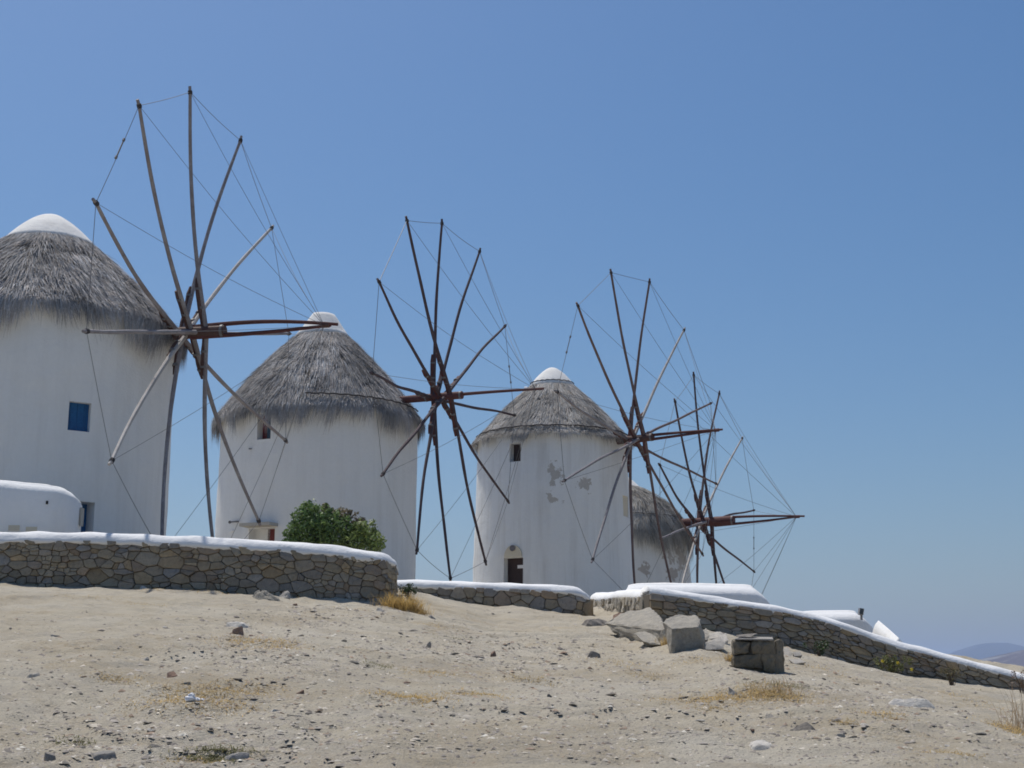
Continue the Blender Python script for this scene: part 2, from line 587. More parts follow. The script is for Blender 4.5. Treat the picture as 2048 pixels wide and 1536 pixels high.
def sweep(name, path, section, material, parent, wob=0.0, seed=0, smooth=True, ends=True):
    """section: list of (offset outward from the face, dz from the path's top)"""
    n, m = len(path.u), len(section)
    V = []
    for i in range(n):
        for j, (o_, dz) in enumerate(section):
            q = mnoise.noise(Vector((path.u[i] * 2.2, j * 0.5, seed))) * wob + mnoise.noise(Vector((path.u[i] * 0.7, 0.3, seed + 5))) * wob
            if name == 'coping' and j in (0, m - 1):
                q += 0.05 * mnoise.noise(Vector((path.u[i] * 3.1, seed, 2))) + 0.035 * mnoise.noise(Vector((path.u[i] * 9.0, seed, 4)))
            V.append((path.x[i] + path.nx[i] * (o_ + 0.5 * q), path.y[i] + path.ny[i] * (o_ + 0.5 * q), path.z[i] + dz + q))
    Fc = []
    for i in range(n - 1):
        for j in range(m - 1):
            Fc.append((i * m + j, (i + 1) * m + j, (i + 1) * m + j + 1, i * m + j + 1))
        Fc.append((i * m + m - 1, (i + 1) * m + m - 1, (i + 1) * m, i * m))
    if ends:
        Fc += [tuple(range(m)), tuple((n - 1) * m + j for j in range(m - 1, -1, -1))]
    b = MB()
    b.add(V, Fc)
    return b.build(name, material, parent, smooth)


def clip(poly, a, b, c):
    """keep a*x+b*y<=c"""
    out = []
    for i in range(len(poly)):
        p, q = poly[i], poly[(i + 1) % len(poly)]
        dp, dq = a * p[0] + b * p[1] - c, a * q[0] + b * q[1] - c
        if dp <= 0:
            out.append(p)
        if (dp < 0 < dq) or (dq < 0 < dp):
            k = dp / (dp - dq)
            out.append((p[0] + (q[0] - p[0]) * k, p[1] + (q[1] - p[1]) * k))
    return out


def cells(Lu, Hv, size, aspect, rnd):
    """uncoursed rubble: the face is split again and again into flattish blocks whose joints wander"""
    out = []
    seed = rnd.uniform(0, 99)

    def warp(u, v):
        q = Vector((u / aspect * 2.3, v * 2.3, seed))
        w1, w2 = mnoise.noise(q), mnoise.noise(q + Vector((0, 0, 31)))
        q2 = q * 2.9
        k = size * 0.62
        return (u + aspect * k * (w1 + 0.55 * mnoise.noise(q2)), v + k * 0.9 * (w2 + 0.55 * mnoise.noise(q2 + Vector((0, 0, 17)))))

    def split(u0, v0, u1, v1, tgt):
        wu, hv = (u1 - u0) / aspect, v1 - v0
        if wu * hv < tgt or min(wu, hv) < size * 0.42:
            if max(wu, hv) < size * 3:
                out.append((u0, v0, u1, v1))
                return
        k = rnd.uniform(.30, .70)
        t2 = lambda: (size ** 2) * rnd.choice((.25, .4, .6, .9, 1.4, 2.2, 3.6, 4.4))
        if wu > hv * rnd.uniform(.75, 1.3):
            m_ = u0 + (u1 - u0) * k
            split(u0, v0, m_, v1, t2())
            split(m_, v0, u1, v1, t2())
        else:
            m_ = v0 + (v1 - v0) * k
            split(u0, v0, u1, m_, t2())
            split(u0, m_, u1, v1, t2())

    vs_ = [0.0, Hv * rnd.uniform(.40, .60), Hv] if Hv > size * 3 else [0.0, Hv]
    for va, vb in zip(vs_[:-1], vs_[1:]):    # two lifts with bays that break joint
        u = 0.0
        while u < Lu - 1e-6:
            u2 = min(Lu, u + rnd.uniform(.9, 2.0) * (vb - va) * aspect)
            if Lu - u2 < 0.3:
                u2 = Lu
            split(u, va, u2, vb, size * size)
            u = u2
    seeds = []
    for u0, v0, u1, v1 in out:
        wu, hv = (u1 - u0) / aspect, v1 - v0
        cu, cv = warp((u0 + u1) / 2, (v0 + v1) / 2)
        seeds.append((cu / aspect + rnd.uniform(-.16, .16) * wu, cv + rnd.uniform(-.16, .16) * hv, math.sqrt(max(wu * hv, 1e-4)) * 0.5))
    W = Lu / aspect
    polys = []
    for i, (x, y, r) in enumerate(seeds):
        poly = [(0, 0), (W, 0), (W, Hv), (0, Hv)]
        for j, (a_, b_, q) in enumerate(seeds):
            dx, dy = a_ - x, b_ - y
            d2 = dx * dx + dy * dy
            if i == j or d2 > (size * 4.5) ** 2:
                continue
            poly = clip(poly, dx, dy, (d2 + 0.85 * (r * r - q * q)) / 2 + dx * x + dy * y)
            if len(poly) < 3:
                break
        if len(poly) >= 3:
            polys.append([(p_[0] * aspect, p_[1]) for p_ in poly])
    return polys


def lay_stones(path, parent, material, v0, v1, sizes, aspect, rnd, gap=0.0034, proud=0.03, visible=None, ustart=0.0, uend=None):
    uend = path.L if uend is None else uend
    made = []
    for poly in cells(uend - ustart, v1 - v0, sizes, aspect, rnd):
        poly = [(a + ustart, b + v0) for a, b in poly]
        cu = sum(a for a, b in poly) / len(poly)
        cv = sum(b for a, b in poly) / len(poly)
        ext = max(max(a for a, b in poly) - min(a for a, b in poly), max(b for a, b in poly) - min(b for a, b in poly))
        if ext < 0.05:
            continue
        if visible and not visible(cu, cv, poly):
            continue
        # shrink by the joint, cut the corners
        pts = []
        for a, b in poly:
            d = math.hypot(a - cu, b - cv) + 1e-6
            k = max(0.5, 1 - gap / d * rnd.uniform(0.8, 1.7))
            pts.append((cu + (a - cu) * k, cv + (b - cv) * k))
        cut = []
        n = len(pts)
        for i in range(n):
            a, b, c_ = pts[i - 1], pts[i], pts[(i + 1) % n]
            q1, q2 = rnd.uniform(.04, .20), rnd.uniform(.04, .20)
            cut.append((b[0] + (a[0] - b[0]) * q1, b[1] + (a[1] - b[1]) * q1))
            cut.append((b[0] + (c_[0] - b[0]) * q2, b[1] + (c_[1] - b[1]) * q2))
        pr = proud * rnd.uniform(0.1, 1.5)
        tu, tv = rnd.uniform(-.18, .18), rnd.uniform(-.30, .12)
        n = len(cut)
        V = []
        for ring, (k, dep) in enumerate(((1.0, -0.07), (1.0, pr - 0.014), (0.91, pr))):
            for a, b in cut:
                aa, bb = cu + (a - cu) * k, cv + (b - cv) * k
                off = dep + (0 if ring == 0 else (aa - cu) * tu + (bb - cv) * tv + rnd.uniform(-.006, .006))
                x, y, z = path.p(min(max(aa, 0), path.L), off)
                V.append(Vector((x, y, z + bb)))
        x, y, z = path.p(min(max(cu, 0), path.L), pr + 0.006)
        cen = Vector((x, y, z + cv))
        V.append(cen)
        Fc = []
        for r_ in range(2):
            for i in range(n):
                j = (i + 1) % n
                Fc.append((r_ * n + i, r_ * n + j, (r_ + 1) * n + j, (r_ + 1) * n + i))
        for i in range(n):
            Fc.append((2 * n + i, 2 * n + (i + 1) % n, 3 * n))
        area = (max(a for a, b in poly) - min(a for a, b in poly)) * (max(b for a, b in poly) - min(b for a, b in poly))
        made.append((area, cen, V, Fc))
    made.sort(key=lambda q: -q[0])
    for area, cen, V, Fc in made[:300]:
        me = bpy.data.meshes.new('stone')
        me.from_pydata([tuple(p_ - cen) for p_ in V], [], Fc)
        me.update()
        link('stone', me, material, parent, cen - origin_of(parent))
    if len(made) > 300:                     # the smallest wedges, joined
        b = MB()
        for area, cen, V, Fc in made[300:]:
            b.add(V, Fc)
        b.build('small_stones', material, parent)['kind'] = 'stuff'


def arc(cx, cy, r, a0, a1, n, z0, z1):
    return [(cx + r * math.cos(R(a0 + (a1 - a0) * i / n)), cy + r * math.sin(R(a0 + (a1 - a0) * i / n)), z0 + (z1 - z0) * i / n) for i in range(n + 1)]


def zpx(px, py, Y):
    return float(at(px, py, Y)[2])


def xpx(px, py, Y):
    return float(at(px, py, Y)[0])


def coping_section(th, over=0.035, h=0.17, low=0.05, rnd=0.145):
    """rounded whitewashed capping over a wall of thickness th (offsets run inward = negative)"""
    half = [(over - 0.012, -h - low), (over, -h * 0.93)] + [(over - rnd * a, -h * b_) for a, b_ in ((0.10, 0.70), (0.29, 0.46), (0.59, 0.25), (1.0, 0.09))]
    S = half + [(-th * 0.5, 0.0)] + [(-th - a, b_) for a, b_ in half[::-1]]
    return S


rw = random.Random(11)

# left wall: long, with a rounded end
YA = 24.0
topA = [(-330, 1058), (0, 1061), (200, 1063), (400, 1070), (550, 1079), (700, 1091)]
pA = [(xpx(px, py, YA), YA, zpx(px, py, YA)) for px, py in topA]
xe = xpx(787, 1110, 24.6)
pA.append((xe - 0.75, YA, zpx(725, 1094, YA)))
pA += arc(xe - 0.55, YA + 0.55, 0.55, -90, 0, 8, zpx(735, 1096, YA), zpx(778, 1107, YA + .5))
pA += [(xe, YA + 1.2, pA[-1][2] - .02), (xe - 0.1, YA + 2.6, pA[-1][2] - .05)]
pathA = Path(pA)
wallA = empty('stone_wall', (pathA.x[0] + 5, YA, float(G(-6, YA))), 'long brown rubble wall with white rounded top in front of the leftmost mills', 'wall', 'rubble walls with white tops')
sweep('wall_core', pathA, [(-0.032, -1.5), (-0.032, -0.12), (-0.44, -0.12), (-0.44, -1.5)], M['earth'], wallA, 0, 1, False)
sweep('coping', pathA, coping_section(0.5, 0.03, 0.19, 0.03), M['white_cap'], wallA, 0.022, 3)
lay_stones(pathA, wallA, M['stone'], -1.12, -0.155, 0.122, 1.7, rw,
           visible=lambda u, v, poly: pathA.p(u)[0] > -9.6 and u < pathA.L - 1.4)

# middle wall
YB = 29.0
topB = [(770, 1158), (900, 1160), (1050, 1165), (1150, 1171)]
pB = [(xpx(px, py, YB), YB, zpx(px, py, YB)) for px, py in topB]
xb = xpx(1180, 1190, YB + .3)
pB += arc(xb - 0.25, YB + 0.25, 0.25, -90, 0, 5, zpx(1158, 1173, YB), zpx(1176, 1186, YB))
pB += [(xb, YB + 1.6, pB[-1][2] - .02)]
pathB = Path(pB)
wallB = empty('stone_wall', (0, YB, float(G(0, YB))), 'low rubble wall with white top between the bushy left wall and the boulders', 'wall', 'rubble walls with white tops')
sweep('wall_core', pathB, [(-0.032, -1.4), (-0.032, -0.12), (-0.44, -0.12), (-0.44, -1.4)], M['earth'], wallB, 0, 2, False)
sweep('coping', pathB, coping_section(0.5, 0.03, 0.17, 0.02), M['white_cap'], wallB, 0.02, 8)
lay_stones(pathB, wallB, M['stone'], -0.92, -0.135, 0.17, 1.3, rw,
           visible=lambda u, v, poly: u < pathB.L - 1.2)

# right wall, stepping down the slope, with its sunlit return face
YC0, YC = 25.6, 26.2
cA = at(1181, 1192, 31.5)
c0 = at(1299, 1170, YC0)
topC = [(1299, 1170), (1400, 1186), (1550, 1207), (1640, 1226), (1700, 1246), (1780, 1276), (1850, 1293), (1950, 1320), (2048, 1345), (2200, 1384), (2500, 1460), (2900, 1560)]
pC = [tuple(at(px, py, YC0 + (YC - YC0) * min(1, (px - 1299) / 300))) for px, py in topC]
pathC = Path(pC)
wallC = empty('stone_wall', (5, YC, float(G(5, YC))), 'rubble wall with white top running down the slope at right', 'wall', 'rubble walls with white tops')
sweep('wall_core', pathC, [(-0.028, -1.6), (-0.028, -0.10), (-0.44, -0.10), (-0.44, -1.6)], M['earth'], wallC, 0, 4, False)
copC = sweep('coping', pathC, coping_section(0.55, 0.02, 0.15, 0.02), M['white_cap'], wallC, 0.018, 12)
lay_stones(pathC, wallC, M['stone'], -1.02, -0.135, 0.090, 2.5, rw, 0.004, 0.04,
           visible=lambda u, v, poly: pathC.p(u)[0] < 10.3 and pathC.p(u)[2] + max(b for a, b in poly) > float(G(pathC.p(u)[0], YC)) - 0.05)

pR = [(cA[0], cA[1], zpx(1181, 1184, 31.5)), (cA[0] * .8 + c0[0] * .2, cA[1] * .8 + c0[1] * .2, zpx(1200, 1184, 30.3)),
      (cA[0] * .5 + c0[0] * .5, cA[1] * .5 + c0[1] * .5, zpx(1240, 1179, 28.5)), (cA[0] * .06 + c0[0] * .94 - 0.01, cA[1] * .06 + c0[1] * .94, c0[2] - 0.03)]
pathR = Path(pR)
wallR = empty('stone_wall', (float(cA[0]), 28, float(G(cA[0], 28))), 'sunlit pale rough return of the right wall beside the boulders', 'wall')
sweep('wall_core', pathR, [(-0.05, -1.4), (-0.05, -0.12), (-0.5, -0.12), (-0.5, -1.4)], M['earth_pale'], wallR, 0, 4, False)
sweep('coping', pathR, coping_section(0.55, 0.02, 0.16, 0.06), M['white_cap'], wallR, 0.012, 22)
lay_stones(pathR, wallR, M['stone_pale'], -0.95, -0.15, 0.16, 1.0, rw, 0.006, 0.04)


def parapet(name, pts, th, label, cat='wall', h=0.15, base=2.2, material=None, wob=0.02, seed=0, group=None, low=0.0, step=0.08, rnd=0.145):
    """solid whitewashed wall with a rounded top along a path of (x, y, top z)"""
    path = Path(pts, step)
    S = coping_section(th, 0.0, h, low, rnd)
    S = [(0.0, -base)] + S[1:-1] + [(-th, -base)]
    ob = sweep(name, path, S, material or M['white'], None, wob, seed)
    return tag(ob, label, cat, group)


# white stair wall in front of the left mill
YD = 25.5
pts = [(xpx(px, py, YD), YD, zpx(px, py, YD)) for px, py in ((-160, 945), (0, 957), (60, 963), (105, 967))]
pts += [(xpx(135, 972, YD + .25), YD + .25, zpx(135, 972, YD + .25)), (xpx(155, 980, YD + .6), YD + .6, zpx(152, 979, YD + .6)), (xpx(165, 990, YD + 1.0), YD + 1.0, zpx(165, 991, YD + 1.0)), (xpx(166, 995, YD + 1.6), YD + 1.6, zpx(166, 996, YD + 1.6))]
an = parapet('stair_wall', pts, 0.42, 'white plastered stair wall with rounded top in front of the leftmost windmill', 'wall', 0.20, 2.6, M['annex'], 0.012, 41, rnd=0.20)
for (px, py, hw, hh, nm, mm) in ((94, 1005, .018, .03, 'wall_hole', M['dark']), (28, 1056, .10, .05, 'vent_block', M['plaque']), (63, 1058, .10, .04, 'vent_block', M['plaque'])):
    b = MB()
    b.box(at(px, py, YD - 0.004), (hw, 0.012, hh))
    b.build(nm, M['cream'] if nm == 'vent_block' else mm, an)
b = MB()
b.box(at(163.5, 1034, YD + 0.93), (.012, .09, .17))
b.build('meter_cover', M['slab'], an)

# white parapets on the terrace behind the right wall
YE = 31.0
pts = [(xpx(px, py, YE), YE + dy, zpx(px, py, YE)) for px, py, dy in ((1214, 1192, .5), (1226, 1180, .2), (1245, 1170, 0), (1280, 1163, 0), (1400, 1163, 0), (1500, 1166, 0), (1516, 1168, 0))]
pts += [(xpx(1533, 1176, YE), YE + .05, zpx(1533, 1176, YE)), (xpx(1546, 1184, YE), YE + .15, zpx(1546, 1185, YE)), (xpx(1550, 1190, YE), YE + .6, zpx(1550, 1192, YE))]
parapet('terrace_parapet', pts, 0.9, 'white terrace parapet with long rounded top below the farthest windmill', 'wall', 0.30, 1.6, M['white_cap'], 0.008, 51, rnd=0.43)
YF = 31.5
pts = [(xpx(px, py, YF), YF, zpx(px, py, YF)) for px, py in ((1590, 1222), (1625, 1219), (1700, 1218), (1727, 1220))]
pts += [(xpx(1742, 1229, YF), YF + .05, zpx(1742, 1229, YF)), (xpx(1754, 1237, YF), YF + .2, zpx(1754, 1238, YF)), (xpx(1757, 1243, YF), YF + .6, zpx(1757, 1246, YF))]
parE = parapet('terrace_parapet', pts, 0.8, 'short white parapet carrying a floodlight above the right wall', 'wall', 0.28, 1.5, M['white_cap'], 0.008, 52, rnd=0.38)
pts = [tuple(at(px, py, Y)) for px, py, Y in ((1743, 1250, 29.5), (1746, 1240, 29.0), (1752, 1245, 28.6), (1765, 1256, 27.8), (1778, 1268, 26.9), (1787, 1276, 26.55))]
parapet('stair_cheek', pts, 0.20, 'small white sloping cheek wall joining the right wall below the floodlight', 'wall', 0.22, 1.2, M['white'], 0.004, 53, rnd=0.09)
fl = at(1722, 1228, YF - 0.1)
e = empty('floodlight', fl, 'small grey floodlight box standing on the short white parapet', 'floodlight')
b = MB()
b.box(fl + np.array([0, 0, .05]), (.046, .06, .072), (Vector((.97, .1, -.2)).normalized(), Vector((-.1, 1, 0)).normalized(), Vector((.2, 0, .97)).normalized()))
b.build('lamp_housing', M['metal_grey'], e)
b = MB()
b.box(fl + np.array([-0.005, -.065, .055]), (.037, .006, .058), (Vector((.97, .1, -.2)).normalized(), Vector((-.1, 1, 0)).normalized(), Vector((.2, 0, .97)).normalized()))
b.build('lens', M['glass'], e)
b = MB()
b.box(fl + np.array([0.01, .02, -.07]), (.02, .03, .06))
b.build('bracket', M['metal_grey'], e)


# ------------------------------------------------------------------ windmills
def lathe_pts(prof, n, X, Y, seed=0, wob=0.0):
    V = []
    for (r, z) in prof:
        for k in range(n):
            a = 2 * math.pi * k / n
            q = wob * mnoise.noise(Vector((math.cos(a) * 2.0 + seed, math.sin(a) * 2.0, z * 0.9)))
            V.append((X + (r + q) * math.cos(a), Y + (r + q) * math.sin(a), z))
    Fc = []
    for i in range(len(prof) - 1):
        for k in range(n):
            k2 = (k + 1) % n
            Fc.append((i * n + k, i * n + k2, (i + 1) * n + k2, (i + 1) * n + k))
    return V, Fc


class Tower:
    def __init__(s, X, Y, z0, z1, r0, r1, seed):
        s.X, s.Y, s.z0, s.z1, s.r0, s.r1, s.seed = X, Y, z0, z1, r0, r1, seed
        s.face = math.atan2(-Y, -X)                       # azimuth that looks at the camera

    def rad(s, z):
        k = (z - s.z0) / (s.z1 - s.z0)
        return s.r0 + (s.r1 - s.r0) * k

    def pt(s, a, z, inset=0.0):
        r = s.rad(z) - inset
        r += 0.035 * mnoise.noise(Vector((math.cos(a) * 1.5 + s.seed, math.sin(a) * 1.5, z * 0.5))) + 0.012 * mnoise.noise(Vector((math.cos(a) * 6 + s.seed, math.sin(a) * 6, z * 2)))
        return Vector((s.X + r * math.cos(a), s.Y + r * math.sin(a), z))

    def ang(s, px, py):
        """azimuth on the drum of what is seen at a pixel (front half)"""
        r = ray(px, py)
        d = np.array([r[0], r[1]])
        for _ in range(4):
            rr = s.rad(getattr(s, '_z', 5.0))
            A = d @ d
            B = -2 * (d[0] * s.X + d[1] * s.Y)
            C = s.X ** 2 + s.Y ** 2 - rr ** 2
            q = max(B * B - 4 * A * C, 0)
            k = (-B - math.sqrt(q)) / (2 * A)
            s._z = r[2] * k
        return math.atan2(r[1] * k - s.Y, r[0] * k - s.X), r[2] * k


def build_tower(T, parent, material, holes):
    """holes: (a0, a1, zlo, zhi, depth): real openings with reveals"""
    A = set(np.linspace(-math.pi, math.pi, 97)[:-1].tolist())
    Zs = set(np.linspace(T.z0, T.z1, 34).tolist())
    rel = lambda a: (a - T.face + math.pi) % (2 * math.pi) - math.pi
    hs = []
    for (a0, a1, zl, zh, dep) in holes:
        a0, a1 = sorted((rel(a0), rel(a1)))
        hs.append((a0, a1, zl, zh, dep))
        A = {a for a in A if all(abs(a - e_) > 0.012 for e_ in (a0, a1))} | {a0, a1}
        Zs = {z for z in Zs if all(abs(z - e_) > 0.04 for e_ in (zl, zh))} | {zl, zh}
    A, Zs = sorted(A), sorted(Zs)
    n = len(A)
    V = [T.pt(a + T.face, z) for z in Zs for a in A]
    Fc = []
    for i in range(len(Zs) - 1):
        for k in range(n):
            k2 = (k + 1) % n
            am = (A[k] + A[k2]) / 2 if k2 else math.pi
            zm = (Zs[i] + Zs[i + 1]) / 2
            if any(a0 < am < a1 and zl < zm < zh for a0, a1, zl, zh, d in hs):
                continue
            Fc.append((i * n + k, i * n + k2, (i + 1) * n + k2, (i + 1) * n + k))
    b = MB()
    b.add(V, Fc)
    for a0, a1, zl, zh, dep in hs:
        am = (a0 + a1) / 2 + T.face
        nrm = Vector((math.cos(am), math.sin(am), 0))
        ang = [a for a in A if a0 <= a <= a1]
        zz = [z for z in Zs if zl <= z <= zh]
        loop = [(a, zl) for a in ang] + [(a1, z) for z in zz[1:]] + [(a, zh) for a in ang[::-1][1:]] + [(a0, z) for z in zz[::-1][1:-1]]
        out = [T.pt(a + T.face, z) for a, z in loop]
        dmin = min(p.dot(nrm) for p in out) - dep
        inn = [p - nrm * (p.dot(nrm) - dmin) for p in out]
        m = len(loop)
        b.add(out + inn, [(j, (j + 1) % m, m + (j + 1) % m, m + j) for j in range(m)])
    ob = b.build('tower', material, parent, True)
    return ob


def panel(T, parent, name, material, hole, dep=None, inset=(0, 0, 0, 0), th=0.02, back=0.0):
    """flat board filling an opening at its depth; returns the frame for pieces set on it"""
    a0, a1, zl, zh, hd = hole
    p0, p1 = T.pt(a0, (zl + zh) / 2), T.pt(a1, (zl + zh) / 2)
    am = math.atan2(math.sin(a0) + math.sin(a1), math.cos(a0) + math.cos(a1))
    nrm = Vector((math.cos(am), math.sin(am), 0))
    X = Vector((-nrm.y, nrm.x, 0))
    if X.x < 0:
        X = -X
    us = sorted((p0.dot(X), p1.dot(X)))
    face = min(p0.dot(nrm), p1.dot(nrm), T.pt(a0, zl).dot(nrm), T.pt(a0, zh).dot(nrm)) - (hd if dep is None else dep) + 0.012
    u0, u1 = us[0] + inset[0], us[1] - inset[1]
    z0, z1 = zl + inset[2], zh - inset[3]
    cen = X * ((u0 + u1) / 2) + nrm * (face + back) + Vector((0, 0, (z0 + z1) / 2))
    b = MB()
    b.box(cen, ((u1 - u0) / 2, th, (z1 - z0) / 2), (X, nrm, Vector((0, 0, 1))))
    ob = b.build(name, material, parent)
    return ob, cen, X, nrm, (u1 - u0) / 2, (z1 - z0) / 2


def thatch(T, prof, N, Rr, seed, parent, base_tint, fringe=0.45, layers=0, shag=1.0, lift=0.05):
    """thousands of straw strands combed down a roof profile [(r, z), ...] from eave to ring"""
    g = np.random.default_rng(seed)
    pr = np.array(prof)
    seg = np.hypot(np.diff(pr[:, 0]), np.diff(pr[:, 1]))
    D = np.concatenate([[0], np.cumsum(seg)])
    LT = D[-1]
    nb = int(N / 16)
    # bundles, area weighted
    db = LT * (1 - np.sqrt(1 - g.random(nb) * (1 - (pr[-1, 0] / pr[0, 0]) ** 2)))
    nt_ = int(nb * 0.12)
    db[-nt_:] = LT - 0.05 - 0.6 * g.random(nt_)
    nf = int(nb * 0.26)
    db[:nf] = g.random(nf) ** 1.5 * 0.35 - 0.04
    if layers:
        db = np.where(g.random(nb) < 0.6, np.round(db / (LT / layers)) * (LT / layers) + g.normal(0, .04, nb), db)
    fb = g.random(nb) * 2 * np.pi
    lowf = vnoise(fb * pr[0, 0], db, 0.9, seed) + 0.6 * vnoise(fb * pr[0, 0], db, 0.35, seed + 3)
    sway = g.normal(0, 0.09 * shag, nb) + 0.55 * shag * vnoise(fb * pr[0, 0], db, 1.3, seed + 7)
    lb = np.abs(g.normal(0.0, lift * 0.75, nb)) + 0.012
    lb = lb * np.where(db > LT - 0.5, 0.45, 1.0)
    tb = np.clip(g.normal(1.0, 0.17, nb) + 0.65 * lowf, 0.40, 1.7)
    Lb = g.uniform(0.22, 0.62, nb) * (1 + 0.7 * vnoise(fb * pr[0, 0], db, 0.3, seed + 9))
    k = 16
    m = nb * k
    d0 = np.minimum(np.repeat(db, k) + g.normal(0, 0.07, m), LT - 0.03)
    r_at = np.interp(np.clip(d0, 0, LT), D, pr[:, 0])
    f0 = np.repeat(fb, k) + g.normal(0, 0.085, m) / np.maximum(r_at, .5)
    L = np.repeat(Lb, k) * g.uniform(.6, 1.25, m)
    sw = np.repeat(sway, k) + g.normal(0, 0.06 * shag, m)
    lf = np.repeat(lb, k) * g.uniform(.4, 1.5, m)
    wd = g.uniform(0.0035, 0.009, m)
    eave_r, eave_z = pr[0]
    # eave line wanders up and down
    wander = 0.12 * np.sin(fb * 5 + seed) + 0.13 * np.sin(fb * 11 + 2 * seed) + 0.11 * np.sin(fb * 23 + seed * 3) + 0.10 * np.sin(fb * 41 + seed)
    wand = np.repeat(wander, k) * (fringe / 0.45)
    tx = np.clip(LT + 0.02, 0, None)

    def pos(d, f, off):
        dd = np.clip(d, 0, LT)
        r = np.interp(dd, D, pr[:, 0])
        z = np.interp(dd, D, pr[:, 1])
        over = np.clip(-d, 0, None)
        sl = np.array([pr[1, 0] - pr[0, 0], pr[1, 1] - pr[0, 1]])
        sl = sl / np.linalg.norm(sl)
        # past the eave the straw first follows the slope, then droops
        ro = np.minimum(over, 0.22) * -sl[0] * 0.9
        zo = -np.where(over < 0.22, over * sl[1], 0.22 * sl[1] + (over - 0.22) * 0.93)
        nr, nz = -(-sl[1]), -sl[0]
        nr, nz = sl[1], -sl[0]
        r = r + ro + off * abs(nr)
        z = z + zo + off * abs(nz)
        return np.stack([T.X + r * np.cos(f), T.Y + r * np.sin(f), z], -1)

    lowfr = (d0 < 0.36)
    L = np.where(lowfr, L * (fringe / 0.45) + wand, L)
    L = np.maximum(L, 0.10)
    rows = []
    for q, bend in ((0.0, 0.0), (0.5, 0.75), (1.0, 1.0)):
        d = d0 - L * q
        f = f0 + sw * q * L / np.maximum(np.interp(np.clip(d, 0, LT), D, pr[:, 0]), .5)
        rows.append(pos(d, f, lf * bend - 0.01 * (q == 0)))
    # ragged side direction
    ca = np.stack([-np.sin(f0), np.cos(f0), np.zeros(m)], -1)
    tw = g.normal(0, 0.5, m)
    side = ca * np.cos(tw)[:, None]
    side[:, 2] += np.sin(tw) * 0.6
    V = np.zeros((m, 6, 3))
    for i, (p, wk) in enumerate(zip(rows, (1.0, 0.9, 0.25))):
        V[:, 2 * i] = p - side * (wd * wk)[:, None]
        V[:, 2 * i + 1] = p + side * (wd * wk)[:, None]
    base = np.arange(m)[:, None] * 6
    Fq = np.concatenate([base + np.array([[0, 1, 3, 2]]), base + np.array([[2, 3, 5, 4]])])
    tv = np.repeat(tb, k) * np.clip(g.normal(1.0, 0.16, m), 0.5, 1.6)
    warm = g.normal(0, 0.05, m)
    col = np.array(base_tint)[None] * tv[:, None]
    col[:, 0] *= 1 + warm
    col[:, 2] *= 1 - warm
    tint = np.repeat(np.clip(col, 0.01, 0.9), 6, axis=0)
    o_ = np.array(origin_of(parent))
    me = mesh_np('thatch_straw', V.reshape(-1, 3) - o_, Fq, False, tint)
    ob = link('thatch_straw', me, M['thatch'], parent)
    ob['kind'] = 'stuff'
    return ob


WHEEL = {
    1: dict(C=at(408, 664, 30.5), az=78.0, r=[5.33, 5.37, 5.42, 5.24, 5.33, 5.44, 5.28, 5.36, 5.33, 5.24, 5.29, 5.26],
            th=[-43, -14.3, 16.5, 45.3, 76.3, 106.8, 136.7, 166.6, 196.5, -132.5, -104, -76]),
    2: dict(C=at(899, 792, 41.0), az=69.4, r=[5.37, 5.51, 5.25, 5.73, 5.69, 5.55, 5.55, 5.54, 5.41, 5.27, 5.34, 5.21],
            th=[-65.9, -35.5, -7.7, 24.2, 54.6, 85.6, 117.3, 147.7, 177.9, -155.6, -124, -94.4]),
    3: dict(C=at(1287, 876, 47.5), az=57.1, r=[5.75, 5.8, 5.81, 5.72, 5.97, 5.89, 5.72, 5.75, 5.75, 5.75, 5.76, 5.79],
            th=[-50, -21.6, 7, 36.8, 68.7, 98.5, 129.2, 158.6, 187.5, -140.7, -111.8, -84.1]),
    4: dict(C=at(1422, 1043, 55.0), az=62.8, r=[5.55, 5.81, 5.64, 5.91, 5.72, 5.54, 5.6, 5.7, 5.7, 5.5, 5.65, 5.63],
            th=[-41.6, -15.2, 15.6, 47.3, 79.2, 106.4, 138, 165, 195.5, -133, -102.1, -74.7]),
}


def axle_frame(k):
    a = R(WHEEL[k]['az'])
    n = Vector((math.sin(a), -math.cos(a), 0.0))
    h = Vector((math.cos(a), math.sin(a), 0.0))
    return Vector(WHEEL[k]['C']), n, h, Vector((0, 0, 1))


def axle_s(k, px):
    C, n, h, up = axle_frame(k)
    lo, hi = -12.0, 8.0
    for _ in range(50):
        mid = (lo + hi) / 2
        if pix(C + n * mid)[0] < px:
            lo = mid
        else:
            hi = mid
    return lo


